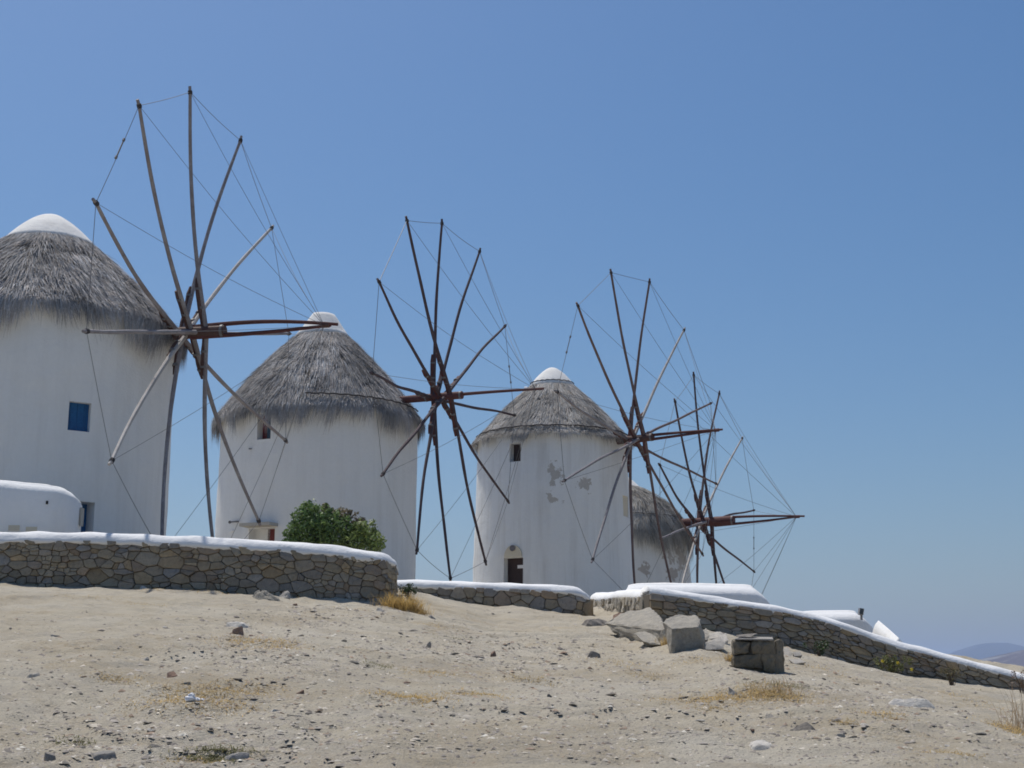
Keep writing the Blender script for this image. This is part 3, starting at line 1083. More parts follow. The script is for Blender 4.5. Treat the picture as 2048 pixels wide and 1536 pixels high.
def wheel(k, parent, spar_mats, brace_mat, axle_mat, axle_end, tip_px, poles, axle_r, bow, pole_mat, braces=1.25, rough=0.02, wire_r=0.009, tipwires=12):
    W = WHEEL[k]
    C, n, h, up = axle_frame(k)
    rnd = random.Random(100 + k)
    s_end = axle_s(k, axle_end)
    s_tip = axle_s(k, tip_px)
    s_in = -4.2
    b = MB()
    m_ = 14
    b.tube([C + n * (s_in + (s_end - s_in) * i / m_) for i in range(m_ + 1)], [axle_r * (1.0 + 0.05 * rnd.uniform(-1, 1)) for i in range(m_ + 1)], 14)
    axle = b.build('axle', axle_mat, parent)
    for q in (s_end - 0.06, -0.75):
        b = MB()
        b.tube([C + n * (q - 0.03), C + n * (q + 0.03)], axle_r * 1.07, 14)
        b.build('iron_band', M['wire'], axle)
    # bowsprit poles that carry the stays
    tip = C + n * s_tip
    for (oz, ob_, over) in poles:
        P = []
        for i in range(13):
            q = i / 12
            P.append(C + n * (s_end - 0.8 + (s_tip + over - s_end + 0.8) * q) + up * (oz * (1 - q) + ob_ * math.sin(math.pi * q)) + h * (0.02 * math.sin(3 * q + oz * 9)))
        b = MB()
        b.tube(P, [0.058 - 0.022 * i / 12 for i in range(13)], 8)
        b.build('bowsprit_pole', pole_mat, parent)
    if len(poles) > 1:
        b = MB()
        b.tube([tip - n * 0.16, tip + n * 0.02], 0.06, 8)
        b.build('stay_lashing', brace_mat, parent)
    st = [-0.28, 0.06, -0.50, -0.40, -0.14, -0.60]            # where each through-beam crosses the axle
    tips = []
    for i in range(12):
        th = R(W['th'][i])
        d = h * math.sin(th) + up * math.cos(th)
        side = h * math.cos(th) - up * math.sin(th)
        Lr = W['r'][i]
        s0 = st[i % 6]
        P, rad = [], []
        ph = rnd.uniform(0, 6)
        for j in range(15):
            q = j / 14
            ax = s0 * (1 - q) ** 1.0 + bow * (-math.sin(math.pi * q) * 0.8 + 0.0)
            wv = rough * (math.sin(4.5 * q + ph) + 0.5 * math.sin(11 * q + 2 * ph)) * math.sin(math.pi * min(1, q * 1.0))
            P.append(C + d * (Lr * q) + n * ax + side * wv)
            rad.append((0.054 - 0.018 * q) * (1 + 0.06 * rnd.uniform(-1, 1)))
        P.append(C + d * (Lr + 0.13))
        rad.append(0.033)
        b = MB()
        b.tube(P, rad, 8)
        spar = b.build('spar', spar_mats[i % len(spar_mats)], parent)
        # strengthening splint bolted along the root
        b = MB()
        bl = braces * rnd.uniform(.85, 1.15)
        Q, qr = [], []
        for j in range(7):
            q = j / 6
            dist = 0.10 + (bl - 0.10) * q
            jj = dist / Lr
            ax = s0 * (1 - jj) + bow * (-math.sin(math.pi * jj) * 0.8)
            Q.append(C + d * dist + n * (ax - 0.06) + side * 0.03 * rnd.uniform(-1, 1))
            qr.append(0.058 if q < 0.9 else 0.036)
        b.tube(Q, qr, 5)
        b.build('splint', brace_mat, spar)
        for q in (0.45, 0.8):
            b = MB()
            jj = bl * q / Lr
            p = C + d * (bl * q) + n * (s0 * (1 - jj) - bow * math.sin(math.pi * jj) * 0.8 - 0.04)
            b.tube([p - d * 0.025, p + d * 0.025], 0.082, 8)
            b.build('iron_strap', M['wire'], spar)
        b = MB()
        tp = C + d * Lr
        b.tube([tp - d * 0.05, tp + d * 0.03], 0.052, 8)
        b.build('tip_lashing', M['rope'], spar)
        tips.append(tp)
    for i in range(12):
        a, c_ = tips[i], tips[(i + 1) % 12]
        sag = rnd.uniform(0.0, 0.05)
        mw = M['rope_white'] if (k == 2 and i == 0) else M['wire']
        b = MB()
        b.tube([a + (c_ - a) * (j / 8) - Vector((0, 0, sag * math.sin(math.pi * j / 8))) for j in range(9)], wire_r * (1.5 if mw is M['rope_white'] else 1.0), 5)
        rim = b.build('rim_wire', mw, parent)
        if (k, i) in ((1, 11), (3, 11), (4, 4), (2, 4)):
            b = MB()
            p, q = a + (c_ - a) * 0.44, a + (c_ - a) * 0.64
            b.tube([p, p + (q - p) * .1, p + (q - p) * .12, p + (q - p) * .88, p + (q - p) * .9, q], [.03, .03, .014, .014, .03, .03], 6)
            b.build('turnbuckle', M['wire'], rim)
    for i in range(tipwires):
        a = tips[i]
        sag = rnd.uniform(0.02, 0.16)
        b = MB()
        b.tube([a + (tip - n * 0.1 - a) * (j / 8) - Vector((0, 0, sag * math.sin(math.pi * j / 8))) for j in range(9)], wire_r * 0.75, 5)
        b.build('stay_wire', M['wire'], parent)


def center_on_axle(k, px):
    C, n, h, up = axle_frame(k)
    return C + n * axle_s(k, px)


def mill(k, cx, left_px, py_top, bot_px, py_bot, eave_px, py_eave, ring_r, py_ring, py_apex, roof_r, label, base_z, tower_mat, tint, N, fringe, flat=False, bulge=0.10, layers=0, shag=1.0, lift=0.05):
    Cn = center_on_axle(k, cx)
    X, Y = Cn.x, Cn.y
    e = empty('windmill', (X, Y, base_z), label, 'windmill', 'thatched white windmills')
    z_top = zpx(cx, py_eave, Y)
    sgn = 1 if left_px > cx else -1
    r1 = abs(xpx(left_px, py_top, Y) - xpx(cx, py_top, Y))
    zb = zpx(cx, py_bot, Y)
    r0b = abs(xpx(bot_px, py_bot, Y) - xpx(cx, py_bot, Y))
    zt = zpx(cx, py_top, Y)
    slope = (r0b - r1) / (zt - zb)
    slope = max(0.0, slope)
    r0 = r1 + slope * (zt - base_z)
    rt = r1 - slope * (z_top + 0.02 - zt)
    T = Tower(X, Y, base_z, z_top + 0.02, r0, rt, k * 3.3)
    zr, za = zpx(cx, py_ring, Y), zpx(cx, py_apex, Y)
    rr = abs(xpx(cx + ring_r, py_ring, Y) - xpx(cx, py_ring, Y))
    re = abs(xpx(cx + roof_r, py_eave, Y) - xpx(cx, py_eave, Y))
    prof = []
    for i in range(11):
        q = i / 10
        prof.append((re + (rr - re) * q + bulge * math.sin(math.pi * q), z_top + (zr - z_top) * q + bulge * 0.6 * math.sin(math.pi * q)))
    V, Fc = lathe_pts([(rt - 0.2, z_top - 0.02)] + [(r - 0.03, z - 0.02) for r, z in prof], 64, X, Y, k, 0.05)
    b = MB()
    b.add(V, Fc)
    roof = b.build('thatch_roof', M['thatch_base'], e, True)
    thatch(T, prof, N, re, 40 + k, roof, tint, fringe, layers, shag, lift)
    drop = 0.05 + 0.09 * rr
    rb = rr + 0.06 + drop * 0.75
    cp_ = [(rb - 0.03, zr - drop - 0.07), (rb, zr - drop)]
    for i in range(1, 13):
        q = 1 - i / 12
        hgt = (1 - q ** 1.6) if not flat else min(1.0, 1.75 * (1 - q)) ** 1.1 * 0.90 + 0.10 * (1 - q * q)
        cp_.append((rb * q + 0.001, zr - drop + (za - zr + drop) * hgt))
    V, Fc = lathe_pts(cp_, 48, X, Y, k + 20, 0.03)
    b = MB()
    b.add(V, Fc)
    b.build('roof_cap', M['white_roof'], roof, True)
    return e, T, roof, prof


def rope_round(T, prof, q, a0, a1, parent, rad=0.02, lift=0.06, droop=0.0, name='roof_rope', n=40):
    r = float(np.interp(q, np.linspace(0, 1, len(prof)), [p[0] for p in prof])) + lift
    z = float(np.interp(q, np.linspace(0, 1, len(prof)), [p[1] for p in prof])) + lift * 0.5
    b = MB()
    b.tube([(T.X + r * math.cos(a0 + (a1 - a0) * i / n), T.Y + r * math.sin(a0 + (a1 - a0) * i / n), z - droop * math.sin(math.pi * i / n) + 0.012 * math.sin(i * 1.9)) for i in range(n + 1)], rad, 6)
    return b.build(name, M['rope'], parent)


def hole_px(T, x0, x1, y0, y1, dep):
    xm = (x0 + x1) / 2
    a0, _ = T.ang(x0, (y0 + y1) / 2)
    a1, _ = T.ang(x1, (y0 + y1) / 2)
    _, zh = T.ang(xm, y0)
    _, zl = T.ang(xm, y1)
    return (a0, a1, zl, zh, dep)


def tower_local(T, px, py):
    """point on the drum relative to the mill's foot, for wear marks"""
    a, z = T.ang(px, py)
    p = T.pt(a, z)
    return (p.x - T.X, p.y - T.Y, z - T.z0)


TINT = (0.42, 0.40, 0.388)
# mill 1
e1, T1, roof1, prof1 = mill(1, 85, 345, 700, 347, 1060, 0, 663, 80, 484, 429, 268,
    'large windmill at the left edge with a blue shuttered window', 1.6, None, TINT, 60000, 0.58, bulge=0.05, shag=1.2, lift=0.055)
h_win = hole_px(T1, 137, 181, 804, 862, 0.16)
h_door = hole_px(T1, 150, 187, 1003, 1120, 0.42)
build_tower(T1, e1, M['white'], [h_win, h_door])
wn, cen, X_, n_, hu, hz = panel(T1, e1, 'window', M['blue'], h_win)
for s_ in (-0.5, 0.0, 0.5):
    b = MB()
    b.box(cen + X_ * (s_ * hu * 1.3) + n_ * 0.025, (0.012, 0.012, hz * 0.98), (X_, n_, Vector((0, 0, 1))))
    b.build('batten', M['blue'], wn)
dr, cen, X_, n_, hu, hz = panel(T1, e1, 'door', M['blue'], h_door)
for s_ in (-0.4, 0.3):
    b = MB()
    b.box(cen + Vector((0, 0, s_ * hz)) + n_ * 0.03, (hu * 0.95, 0.012, 0.05), (X_, n_, Vector((0, 0, 1))))
    b.build('ledge', M['blue'], dr)
wheel(1, e1, [M['spar_grey'], M['spar_grey'], M['spar_grey'], M['spar_lit_tone'], M['spar_grey'], M['spar_grey'], M['spar_grey'], M['spar_grey'], M['spar_grey'], M['spar_lit_tone'], M['spar_grey'], M['spar_grey']],
      M['brown_timber'], M['brown_timber'], 450, 657, [(0.13, 0.10, 0.22), (-0.11, -0.03, 0.05)], 0.138, 0.17, M['red'], 1.1, 0.012, 0.0065)

# mill 2
e2, T2, roof2, prof2 = mill(2, 641, 836, 870, 837, 1130, 0, 843, 45, 667, 629, 201,
    'windmill behind the green bush, with a red door under a stone slab', 1.7, None, (0.405, 0.385, 0.37), 56000, 0.50, True, 0.09, shag=1.0, lift=0.05)
h_win2 = hole_px(T2, 514, 541, 826, 878, 0.30)
h_door2 = hole_px(T2, 497, 548, 1056, 1150, 0.35)
build_tower(T2, e2, M['white'], [h_win2, h_door2])
wn, cen, X_, n_, hu, hz = panel(T2, e2, 'window', M['red_door'], h_win2)
b = MB()
b.box(cen + n_ * 0.024 + X_ * hu * 0.25, (hu * 0.55, 0.008, hz * 0.82), (X_, n_, Vector((0, 0, 1))))
b.build('pane', M['glass'], wn)
dr, cen, X_, n_, hu, hz = panel(T2, e2, 'door', M['red_door'], h_door2, inset=(0.42, 0, 0, 0))
b = MB()
b.box(cen + n_ * 0.03 + Vector((0, 0, hz * 0.3)), (hu * 0.9, 0.012, 0.04), (X_, n_, Vector((0, 0, 1))))
b.build('ledge', M['red_door'], dr)
panel(T2, e2, 'door_niche', M['white'], h_door2, inset=(0, 0.36, 0, 0))
a_, z_ = T2.ang(524, 1051)
p = T2.pt(a_, z_)
nrm = Vector((math.cos(a_), math.sin(a_), 0))
b = MB()
b.box(p + nrm * 0.10 + Vector((0, 0, 0)), (0.50, 0.30, 0.045), (Vector((-nrm.y, nrm.x, 0)), nrm, Vector((0, 0, 1))))
b.build('door_slab', M['slab'], e2)
a_, z_ = T2.ang(474, 1044)
p = T2.pt(a_, z_)
nrm = Vector((math.cos(a_), math.sin(a_), 0))
X_ = Vector((-nrm.y, nrm.x, 0))
X_ = X_ if X_.x > 0 else -X_
b = MB()
b.tube([p - X_ * 0.20 + nrm * 0.10, p + X_ * 0.17 + nrm * 0.07], 0.022, 6)
b.tube([p - X_ * 0.20 + nrm * 0.10, p - X_ * 0.17 + nrm * 0.10], 0.045, 8)
b.tube([p + X_ * 0.05 + nrm * 0.08, p + X_ * 0.05 - nrm * 0.05], 0.02, 6)
b.build('wall_bracket', M['wire'], e2)
a_, z_ = T2.ang(501, 898)
p = T2.pt(a_, z_)
b = MB()
b.tube([p - X_ * 0.06 + nrm * .03 + Vector((0, 0, .02)), p + nrm * .06, p + X_ * 0.06 + nrm * .03], 0.018, 6)
b.build('wall_hook', M['wire'], e2)
a_, z_ = T2.ang(465, 1062)
p = T2.pt(a_, z_)
b = MB()
b.box(p + nrm * .03, (0.09, 0.01, 0.02), (Vector((X_.x, X_.y, .12)).normalized(), nrm, Vector((0, 0, 1))))
b.build('name_plate', M['paper'], e2)
fa = T2.face
rope_round(T2, prof2, 0.07, T2.ang(611, 780)[0], T2.ang(833, 800)[0], roof2, 0.022, 0.10)
wheel(2, e2, [M['spar_dark']], M['red'], M['red'], 925, 1078, [(0.02, 0.02, 0.15)], 0.115, 0.10, M['red'], 1.3, 0.035, 0.008)

# mill 3
e3, T3, roof3, prof3 = mill(3, 1105, 1254, 900, 1265, 1150, 0, 887, 39, 768, 735, 155,
    'windmill with peeling plaster, a rope round its eave and a dark doorway', 1.4, None, (0.45, 0.425, 0.395), 44000, 0.22, False, 0.05, 9, 0.8, 0.035)
M['white3'] = whitewash('whitewash_peeling', (0.78, 0.79, 0.785), 0.75,
    [(*tower_local(T3, 1108, 945), 0.62, 0.745), (*tower_local(T3, 1168, 970), 0.5, 0.75), (*tower_local(T3, 1108, 1000), 0.5, 0.765)], (0.40, 0.38, 0.35))
h_win3 = hole_px(T3, 1019, 1041, 886, 923, 0.30)
h_door3 = hole_px(T3, 1007, 1046, 1115, 1175, 0.30)
h_niche3 = hole_px(T3, 1247, 1258, 992, 1033, 0.06)
build_tower(T3, e3, M['white3'], [h_win3, h_door3, h_niche3])
wn, cen, X_, n_, hu, hz = panel(T3, e3, 'window', M['dark_door'], h_win3)
b = MB()
b.box(cen + n_ * 0.024, (0.015, 0.01, hz * 0.98), (X_, n_, Vector((0, 0, 1))))
b.build('mullion', M['dark_door'], wn)
panel(T3, e3, 'blind_window', M['cream'], h_niche3)
dr, cen, X_, n_, hu, hz = panel(T3, e3, 'door', M['dark_door'], h_door3)
b = MB()
b.box(cen + n_ * 0.03 + X_ * hu * 0.45 + Vector((0, 0, hz * 0.42)), (hu * 0.42, 0.008, 0.055), (X_, n_, Vector((0, 0, 1))))
sg = b.build('notice', M['paper'], dr)
a_, z_ = T3.ang(1026.5, 1114)
p = T3.pt(a_, z_)
nrm = Vector((math.cos(a_), math.sin(a_), 0))
X_ = Vector((-nrm.y, nrm.x, 0))
X_ = X_ if X_.x > 0 else -X_
b = MB()
rad = 0.34
V = [p + X_ * (rad * math.cos(math.pi * i / 16)) + Vector((0, 0, 0.40 * math.sin(math.pi * i / 16))) + nrm * 0.035 for i in range(17)]
V2 = [v - nrm * 0.12 for v in V]
b.add(V + V2, [tuple(range(17)), tuple(range(33, 16, -1))] + [(i, 17 + i, 17 + (i + 1) % 17, (i + 1) % 17) for i in range(17)])
b.build('door_arch', M['cream'], e3)
b = MB()
pc = p + Vector((0, 0, 0.29)) + nrm * 0.05
b.tube([pc, pc + nrm * 0.03], 0.10, 16)
b.build('plaque', M['plaque'], e3)
rope_round(T3, prof3, 0.06, T3.face - 1.45, T3.face + 1.5, roof3, 0.022, 0.07)
rope_round(T3, prof3, 0.985, T3.face - 1.6, T3.face + 1.6, roof3, 0.016, 0.05)
pb = at(1050, 777, T3.Y + 0.6)
b = MB()
b.tube([pb + np.array([0.35, .3, -0.15]), pb + np.array([0.02, 0, 0]), pb - np.array([0.03, 0, 0])], [0.05, 0.085, 0.06], 10)
b.build('tail_pole_end', M['paper'], roof3)
wheel(3, e3, [M['spar_brown'], M['spar_brown'], M['spar_brown'], M['spar_lit_tone'], M['spar_brown'], M['spar_brown'], M['spar_brown'], M['spar_brown'], M['spar_brown'], M['spar_grey'], M['spar_grey'], M['spar_grey']],
      M['red'], M['brown_timber'], 1306, 1437, [(0.08, 0.02, 0.15), (-0.10, 0.0, 0.0)], 0.13, 0.12, M['red'], 1.2, 0.03, 0.008)

# mill 4
e4, T4, roof4, prof4 = mill(4, 1233, 1371, 1085, 1380, 1160, 0, 1068, 46, 974, 944, 146,
    'farthest windmill, half hidden, with stained walls and dark eaves', -0.6, None, (0.40, 0.38, 0.345), 32000, 0.75, False, 0.26, 0, 0.8, 0.035)
M['white4'] = whitewash('whitewash_weathered', (0.72, 0.72, 0.70), 0.9,
    [(*tower_local(T4, 1365, 1120), 1.1, 0.76), (*tower_local(T4, 1340, 1115), 0.7, 0.80), (*tower_local(T4, 1290, 1140), 0.6, 0.78), (*tower_local(T4, 1345, 1150), 0.6, 0.74)], (0.36, 0.33, 0.30))
build_tower(T4, e4, M['white4'], [])
rope_round(T4, prof4, 0.22, T4.face - 1.45, T4.face + 1.5, roof4, 0.012, 0.03)
wheel(4, e4, [M['spar_dark'], M['spar_dark'], M['spar_brown'], M['spar_lit_tone'], M['spar_dark'], M['spar_dark'], M['spar_dark'], M['spar_dark'], M['spar_brown'], M['spar_lit_tone'], M['spar_grey'], M['spar_dark']],
      M['red'], M['red'], 1468, 1598, [(0.13, 0.04, 0.22), (-0.17, -0.02, 0.0)], 0.175, 0.14, M['red'], 1.35, 0.03, 0.0085)


# ------------------------------------------------------------------ bush behind the left wall
def leaf_cloud(blobs, n, size, seed, tints, parent, name='foliage', material=None, flat=0.5):
    g = np.random.default_rng(seed)
    w_ = np.array([b_[3] * b_[4] * b_[5] for b_ in blobs]) ** 0.66
    w_ /= w_.sum()
    which = g.choice(len(blobs), n, p=w_)
    B = np.array([b_[:6] for b_ in blobs])
    dirs = g.normal(size=(n, 3))
    dirs /= np.linalg.norm(dirs, axis=1)[:, None]
    rad = 1 - 0.5 * g.random(n) ** 2.0
    rad *= 1 + 0.14 * np.sin(dirs[:, 0] * 9 + which) * np.sin(dirs[:, 2] * 8 + which * 2) + g.normal(0, 0.05, n)
    P = B[which, :3] + dirs * rad[:, None] * B[which, 3:6]
    nrm = dirs + g.normal(0, 0.75, (n, 3))
    nrm /= np.linalg.norm(nrm, axis=1)[:, None]
    a = np.cross(nrm, g.normal(size=(n, 3)))
    a /= np.linalg.norm(a, axis=1)[:, None]
    b_ = np.cross(nrm, a)
    s = size * g.uniform(0.6, 1.35, n)[:, None]
    V = np.stack([P - a * s, P - b_ * s * flat, P + a * s, P + b_ * s * flat], 1)
    V[:, 2] += nrm * s * 0.25
    tn = np.array([tints[blobs[i][6]] for i in which]) * np.clip(g.normal(1, 0.28, n), .4, 1.9)[:, None]
    tint = np.repeat(tn, 4, axis=0)
    o_ = np.array(origin_of(parent))
    me = mesh_np(name, V.reshape(-1, 3) - o_, np.arange(n * 4).reshape(n, 4), False, tint)
    ob = link(name, me, material or M['leaf'], parent)
    ob['kind'] = 'stuff'
    return ob


YBU = 25.9
bz = float(G(at(670, 1090, YBU)[0], YBU))
bush = empty('bush', (at(670, 1090, YBU)[0], YBU, bz), 'round green bush with purplish tips behind the long left wall', 'bush')
pxm = YBU / F
blobs = []
for (px, py, rx, rz, kd) in ((620, 1040, 32, 36, 0), (612, 1060, 36, 36, 0), (590, 1075, 18, 30, 0), (648, 1050, 32, 34, 0), (655, 1032, 22, 18, 1), (682, 1034, 20, 18, 1), (672, 1060, 36, 34, 0), (700, 1058, 30, 28, 1), (690, 1080, 40, 26, 2),
                            (716, 1052, 12, 14, 1), (728, 1062, 26, 22, 2), (745, 1080, 24, 22, 2), (720, 1090, 40, 24, 2), (630, 1095, 50, 26, 0), (575, 1086, 12, 8, 0), (614, 1022, 16, 20, 0), (758, 1088, 14, 14, 2), (640, 1075, 30, 30, 0)):
    p = at(px, py, YBU + random.uniform(-.25, .25))
    blobs.append((p[0], p[1], p[2], rx * pxm, max(rx, rz) * pxm * 0.9, rz * pxm, kd))
for q in range(60):                       # shoots that break the outline
    b0 = random.choice(blobs[:13])
    a_ = random.uniform(0, 6.28)
    el_ = random.uniform(-.1, 1.4)
    r_ = random.uniform(.95, 1.2)
    blobs.append((b0[0] + b0[3] * r_ * math.cos(a_) * math.cos(el_), b0[1] + b0[4] * r_ * math.sin(a_) * math.cos(el_), b0[2] + b0[5] * r_ * math.sin(el_), .045, .045, .06, b0[6]))
leaf_cloud(blobs, 9500, 0.040, 5, [(0.140, 0.215, 0.065), (0.175, 0.145, 0.085), (0.20, 0.255, 0.075)], bush, flat=0.42)
b = MB()
for q in range(7):
    a = q * 0.9
    top = Vector(blobs[q * 2][:3])
    b.tube([(bush.location.x + .1 * math.cos(a), YBU + .1 * math.sin(a), bz - .05), (Vector(bush.location) + top) / 2 + Vector((0, 0, .05)), top], [.03, .02, .008], 6)
b.build('stems', M['bark'], bush)


# ------------------------------------------------------------------ boulders and loose rocks
def hull_rock(name, pts, material, loc, bevel=0.03, sub=2, rough=0.02, seed=0, flat=False):
    """angular block: hull of the given corners, edges worn, faces roughened"""
    bm = bmesh.new()
    for p in pts:
        bm.verts.new(Vector(p) - Vector(loc))
    r = bmesh.ops.convex_hull(bm, input=bm.verts)
    bmesh.ops.delete(bm, geom=list({g_ for g_ in r['geom_interior'] if isinstance(g_, bmesh.types.BMVert)}), context='VERTS')
    bmesh.ops.dissolve_limit(bm, angle_limit=R(6), verts=bm.verts, edges=bm.edges)
    if bevel:
        bmesh.ops.bevel(bm, geom=list(bm.edges), offset=bevel, segments=2, affect='EDGES', profile=0.6, clamp_overlap=True)
    bmesh.ops.triangulate(bm, faces=bm.faces)
    for _ in range(sub):
        long_ = [e_ for e_ in bm.edges if e_.calc_length() > bevel * 1.6 + 0.02]
        if not long_:
            break
        bmesh.ops.subdivide_edges(bm, edges=long_, cuts=1, use_grid_fill=True)
    bmesh.ops.triangulate(bm, faces=bm.faces)
    bm.normal_update()
    for v in bm.verts:
        q = v.co * 4 + Vector((seed * 3.1, seed, 0))
        v.co += v.normal * (rough * (mnoise.noise(q) + 0.6 * mnoise.noise(q * 2.7) + 0.35 * mnoise.noise(q * 6)))
    me = bpy.data.meshes.new(name)
    bm.to_mesh(me)
    bm.free()
    me.polygons.foreach_set('use_smooth', np.full(len(me.polygons), not flat, dtype=bool))
    if not flat:
        me.set_sharp_from_angle(angle=R(24))
    ob = link(name, me, material)
    ob.location = Vector(loc)
    return ob


def rock_px(name, pl, material, label, cat='rock', group=None, **kw):
    """corners given as (px, py, Y)"""
    low = max(pl, key=lambda q: q[1])
    if name != 'boulder':                   # stand it where its foot meets the ground
        dY = hit(low[0], low[1] - 4)[1] - low[2]
        pl = [(a_, b_, c2 + dY) for a_, b_, c2 in pl] + [(low[0], low[1] + 8, low[2] + dY + .1)]
    P = [at(*q) for q in pl]
    c_ = np.mean(P, axis=0)
    return tag(hull_rock(name, P, material, c_, **kw), label, cat, group)


rock_px('boulder', [(1205, 1246, 23.6), (1240, 1228, 23.8), (1262, 1220, 24.0), (1300, 1215, 23.6), (1322, 1232, 22.0), (1334, 1256, 20.7), (1312, 1259, 20.9), (1280, 1252, 21.7), (1240, 1251, 22.7),
        (1346, 1310, 20.5), (1312, 1305, 21.0), (1280, 1295, 21.8), (1240, 1275, 22.8), (1335, 1290, 23.5)],
        M['rock'], 'large smooth sandy boulder leaning beside the square-edged boulder', 'boulder', bevel=0.025, sub=3, rough=0.03, seed=2)
rock_px('boulder', [(1326, 1244, 19.6), (1336, 1233, 20.4), (1392, 1231, 20.5), (1401, 1238, 20.0), (1399, 1252, 19.05), (1341, 1256, 19.0), (1347, 1322, 19.1), (1412, 1322, 19.15), (1410, 1290, 19.6), (1405, 1322, 20.2), (1342, 1322, 20.2)],
        M['rock'], 'square-edged sandy boulder with a flat sunlit top', 'boulder', bevel=0.03, sub=3, rough=0.036, seed=5)
# broken outcrop right of it
k_ = 0
for pl in ([(1402, 1262, 18.7), (1412, 1256, 18.9), (1420, 1268, 18.5), (1416, 1280, 18.4), (1404, 1282, 18.4), (1410, 1285, 18.9)],
           [(1418, 1268, 18.6), (1440, 1262, 18.9), (1448, 1268, 18.8), (1440, 1276, 18.4), (1416, 1278, 18.4), (1430, 1285, 18.7)],
           [(1410, 1282, 18.2), (1440, 1276, 18.5), (1452, 1284, 18.3), (1446, 1298, 18.1), (1412, 1300, 18.1), (1425, 1305, 18.5)],
           [(1440, 1270, 18.7), (1452, 1266, 18.9), (1456, 1280, 18.5), (1450, 1296, 18.3), (1444, 1290, 18.2), (1455, 1295, 18.8)]):
    k_ += 1
    rock_px('outcrop_rock', pl, M['rock_grey'], ('small pale rock wedged right against the square-edged boulder', 'flat tilted grey rock on top of the broken outcrop', 'lowest cracked grey rock of the outcrop between boulder and masonry block', 'narrow upright grey rock at the right end of the broken outcrop')[k_ - 1], 'rock', 'broken outcrop rocks', bevel=0.012, sub=2, rough=0.02, seed=k_ + 20)
rock_px('rock', [(1268, 1266, 18.9), (1290, 1262, 19.1), (1310, 1272, 18.8), (1322, 1290, 18.3), (1300, 1288, 18.4), (1285, 1282, 18.5), (1300, 1295, 18.9)], M['rock'], 'low rounded rock at the foot of the smooth boulder', 'rock', bevel=0.02, rough=0.02, seed=31)
rock_px('rock', [(1342, 1294, 18.0), (1360, 1290, 18.1), (1378, 1293, 18.0), (1376, 1298, 17.9), (1345, 1299, 17.9), (1360, 1303, 18.2)], M['rock_pale'], 'flat pale stone under the front of the square-edged boulder', 'rock', bevel=0.01, rough=0.01, seed=32)
for i_, (pl, lb) in enumerate((([(1566, 1296, 19.4), (1576, 1294, 19.6), (1584, 1306, 19.2), (1580, 1316, 19.0), (1566, 1318, 19.0), (1575, 1318, 19.6)], 'pale angular stone just behind the masonry block'),
                               ([(1584, 1304, 19.6), (1600, 1302, 19.9), (1606, 1310, 19.6), (1588, 1312, 19.3), (1594, 1322, 19.5)], 'flat pale stone tilted toward the right wall behind the masonry block'),
                               ([(1576, 1318, 18.9), (1600, 1316, 19.2), (1612, 1324, 18.9), (1590, 1328, 18.6), (1594, 1334, 19)], 'low pale stone at the right wall foot behind the masonry block'))):
    rock_px('rock', pl, M['rock_grey'], lb, 'rock', bevel=0.01, rough=0.014, seed=40 + i_)

# fallen block of masonry
YK = 17.2
kb = hit(1512, 1340)
blk = empty('masonry_block', (kb[0], kb[1], kb[2]), 'squat fallen block of old masonry with a slate lying on top', 'masonry block')


def rock_part(name, pl, material, parent, **kw):
    P = [at(*q) for q in pl]
    c_ = np.mean(P, axis=0)
    ob = hull_rock(name, P, material, c_, **kw)
    ob.parent = parent
    ob.location = Vector(c_) - origin_of(parent)
    return ob


Yf = kb[1]
M['mortar'] = mat('old_mortar', (0.20, 0.175, 0.14), 1.0, 0.05)
rock_part('mortar_core', [(1470, 1284, Yf + .06), (1547, 1286, Yf + .06), (1561, 1281, Yf + .36), (1475, 1276, Yf + .45), (1470, 1350, Yf + .06), (1546, 1356, Yf + .06), (1563, 1352, Yf + .36), (1480, 1345, Yf + .5)], M['mortar'], blk, bevel=0.02, rough=0.02, seed=50)
M['stone_dark'] = rubble('weathered_masonry', [(0.0, (0.20, 0.175, 0.135)), (0.5, (0.23, 0.195, 0.145)), (1.0, (0.18, 0.165, 0.14))], 1.0, 0.15)
for i_, pl in enumerate(([(1466, 1281, 0), (1503, 1282, -.01), (1501, 1307, -.02), (1467, 1309, 0)], [(1504, 1282, -.01), (1551, 1283, 0), (1551, 1309, 0), (1503, 1306, -.02)],
                         [(1467, 1310, 0), (1522, 1308, -.02), (1526, 1338, -.02), (1468, 1336, 0)], [(1524, 1309, -.02), (1552, 1310, 0), (1551, 1348, 0), (1528, 1342, -.02)])):
    rock_part('stone', [(x, y, Yf + d) for x, y, d in pl] + [(x, y, Yf + .22) for x, y, d in pl] + [(sum(q[0] for q in pl) / 4, sum(q[1] for q in pl) / 4, Yf - .045)], M['stone_dark'], blk, bevel=0.018, sub=3, rough=0.032, seed=60 + i_)
rock_part('stone', [(1552, 1281, Yf + .02), (1566, 1279, Yf + .38), (1569, 1320, Yf + .38), (1565, 1350, Yf + .36), (1550, 1351, Yf + .02), (1544, 1284, Yf + .2), (1544, 1345, Yf + .2), (1560, 1312, Yf + .10)], M['stone_dark'], blk, bevel=0.016, sub=3, rough=0.03, seed=72)
rock_part('slate_slab', [(1468, 1280, Yf - .03), (1548, 1281, Yf - .04), (1545, 1274, Yf + .35), (1475, 1274, Yf + .35), (1470, 1277, Yf - .03), (1546, 1278, Yf - .04)], M['rock_grey'], blk, bevel=0.004, sub=1, rough=0.006, seed=80)
rock_part('slate_slab', [(1472, 1273, Yf + .08), (1500, 1274, Yf + .05), (1516, 1269, Yf + .3), (1480, 1270, Yf + .35), (1472, 1270, Yf + .1), (1514, 1266, Yf + .3)], M['rock_dark'], blk, bevel=0.004, sub=1, rough=0.006, seed=81)


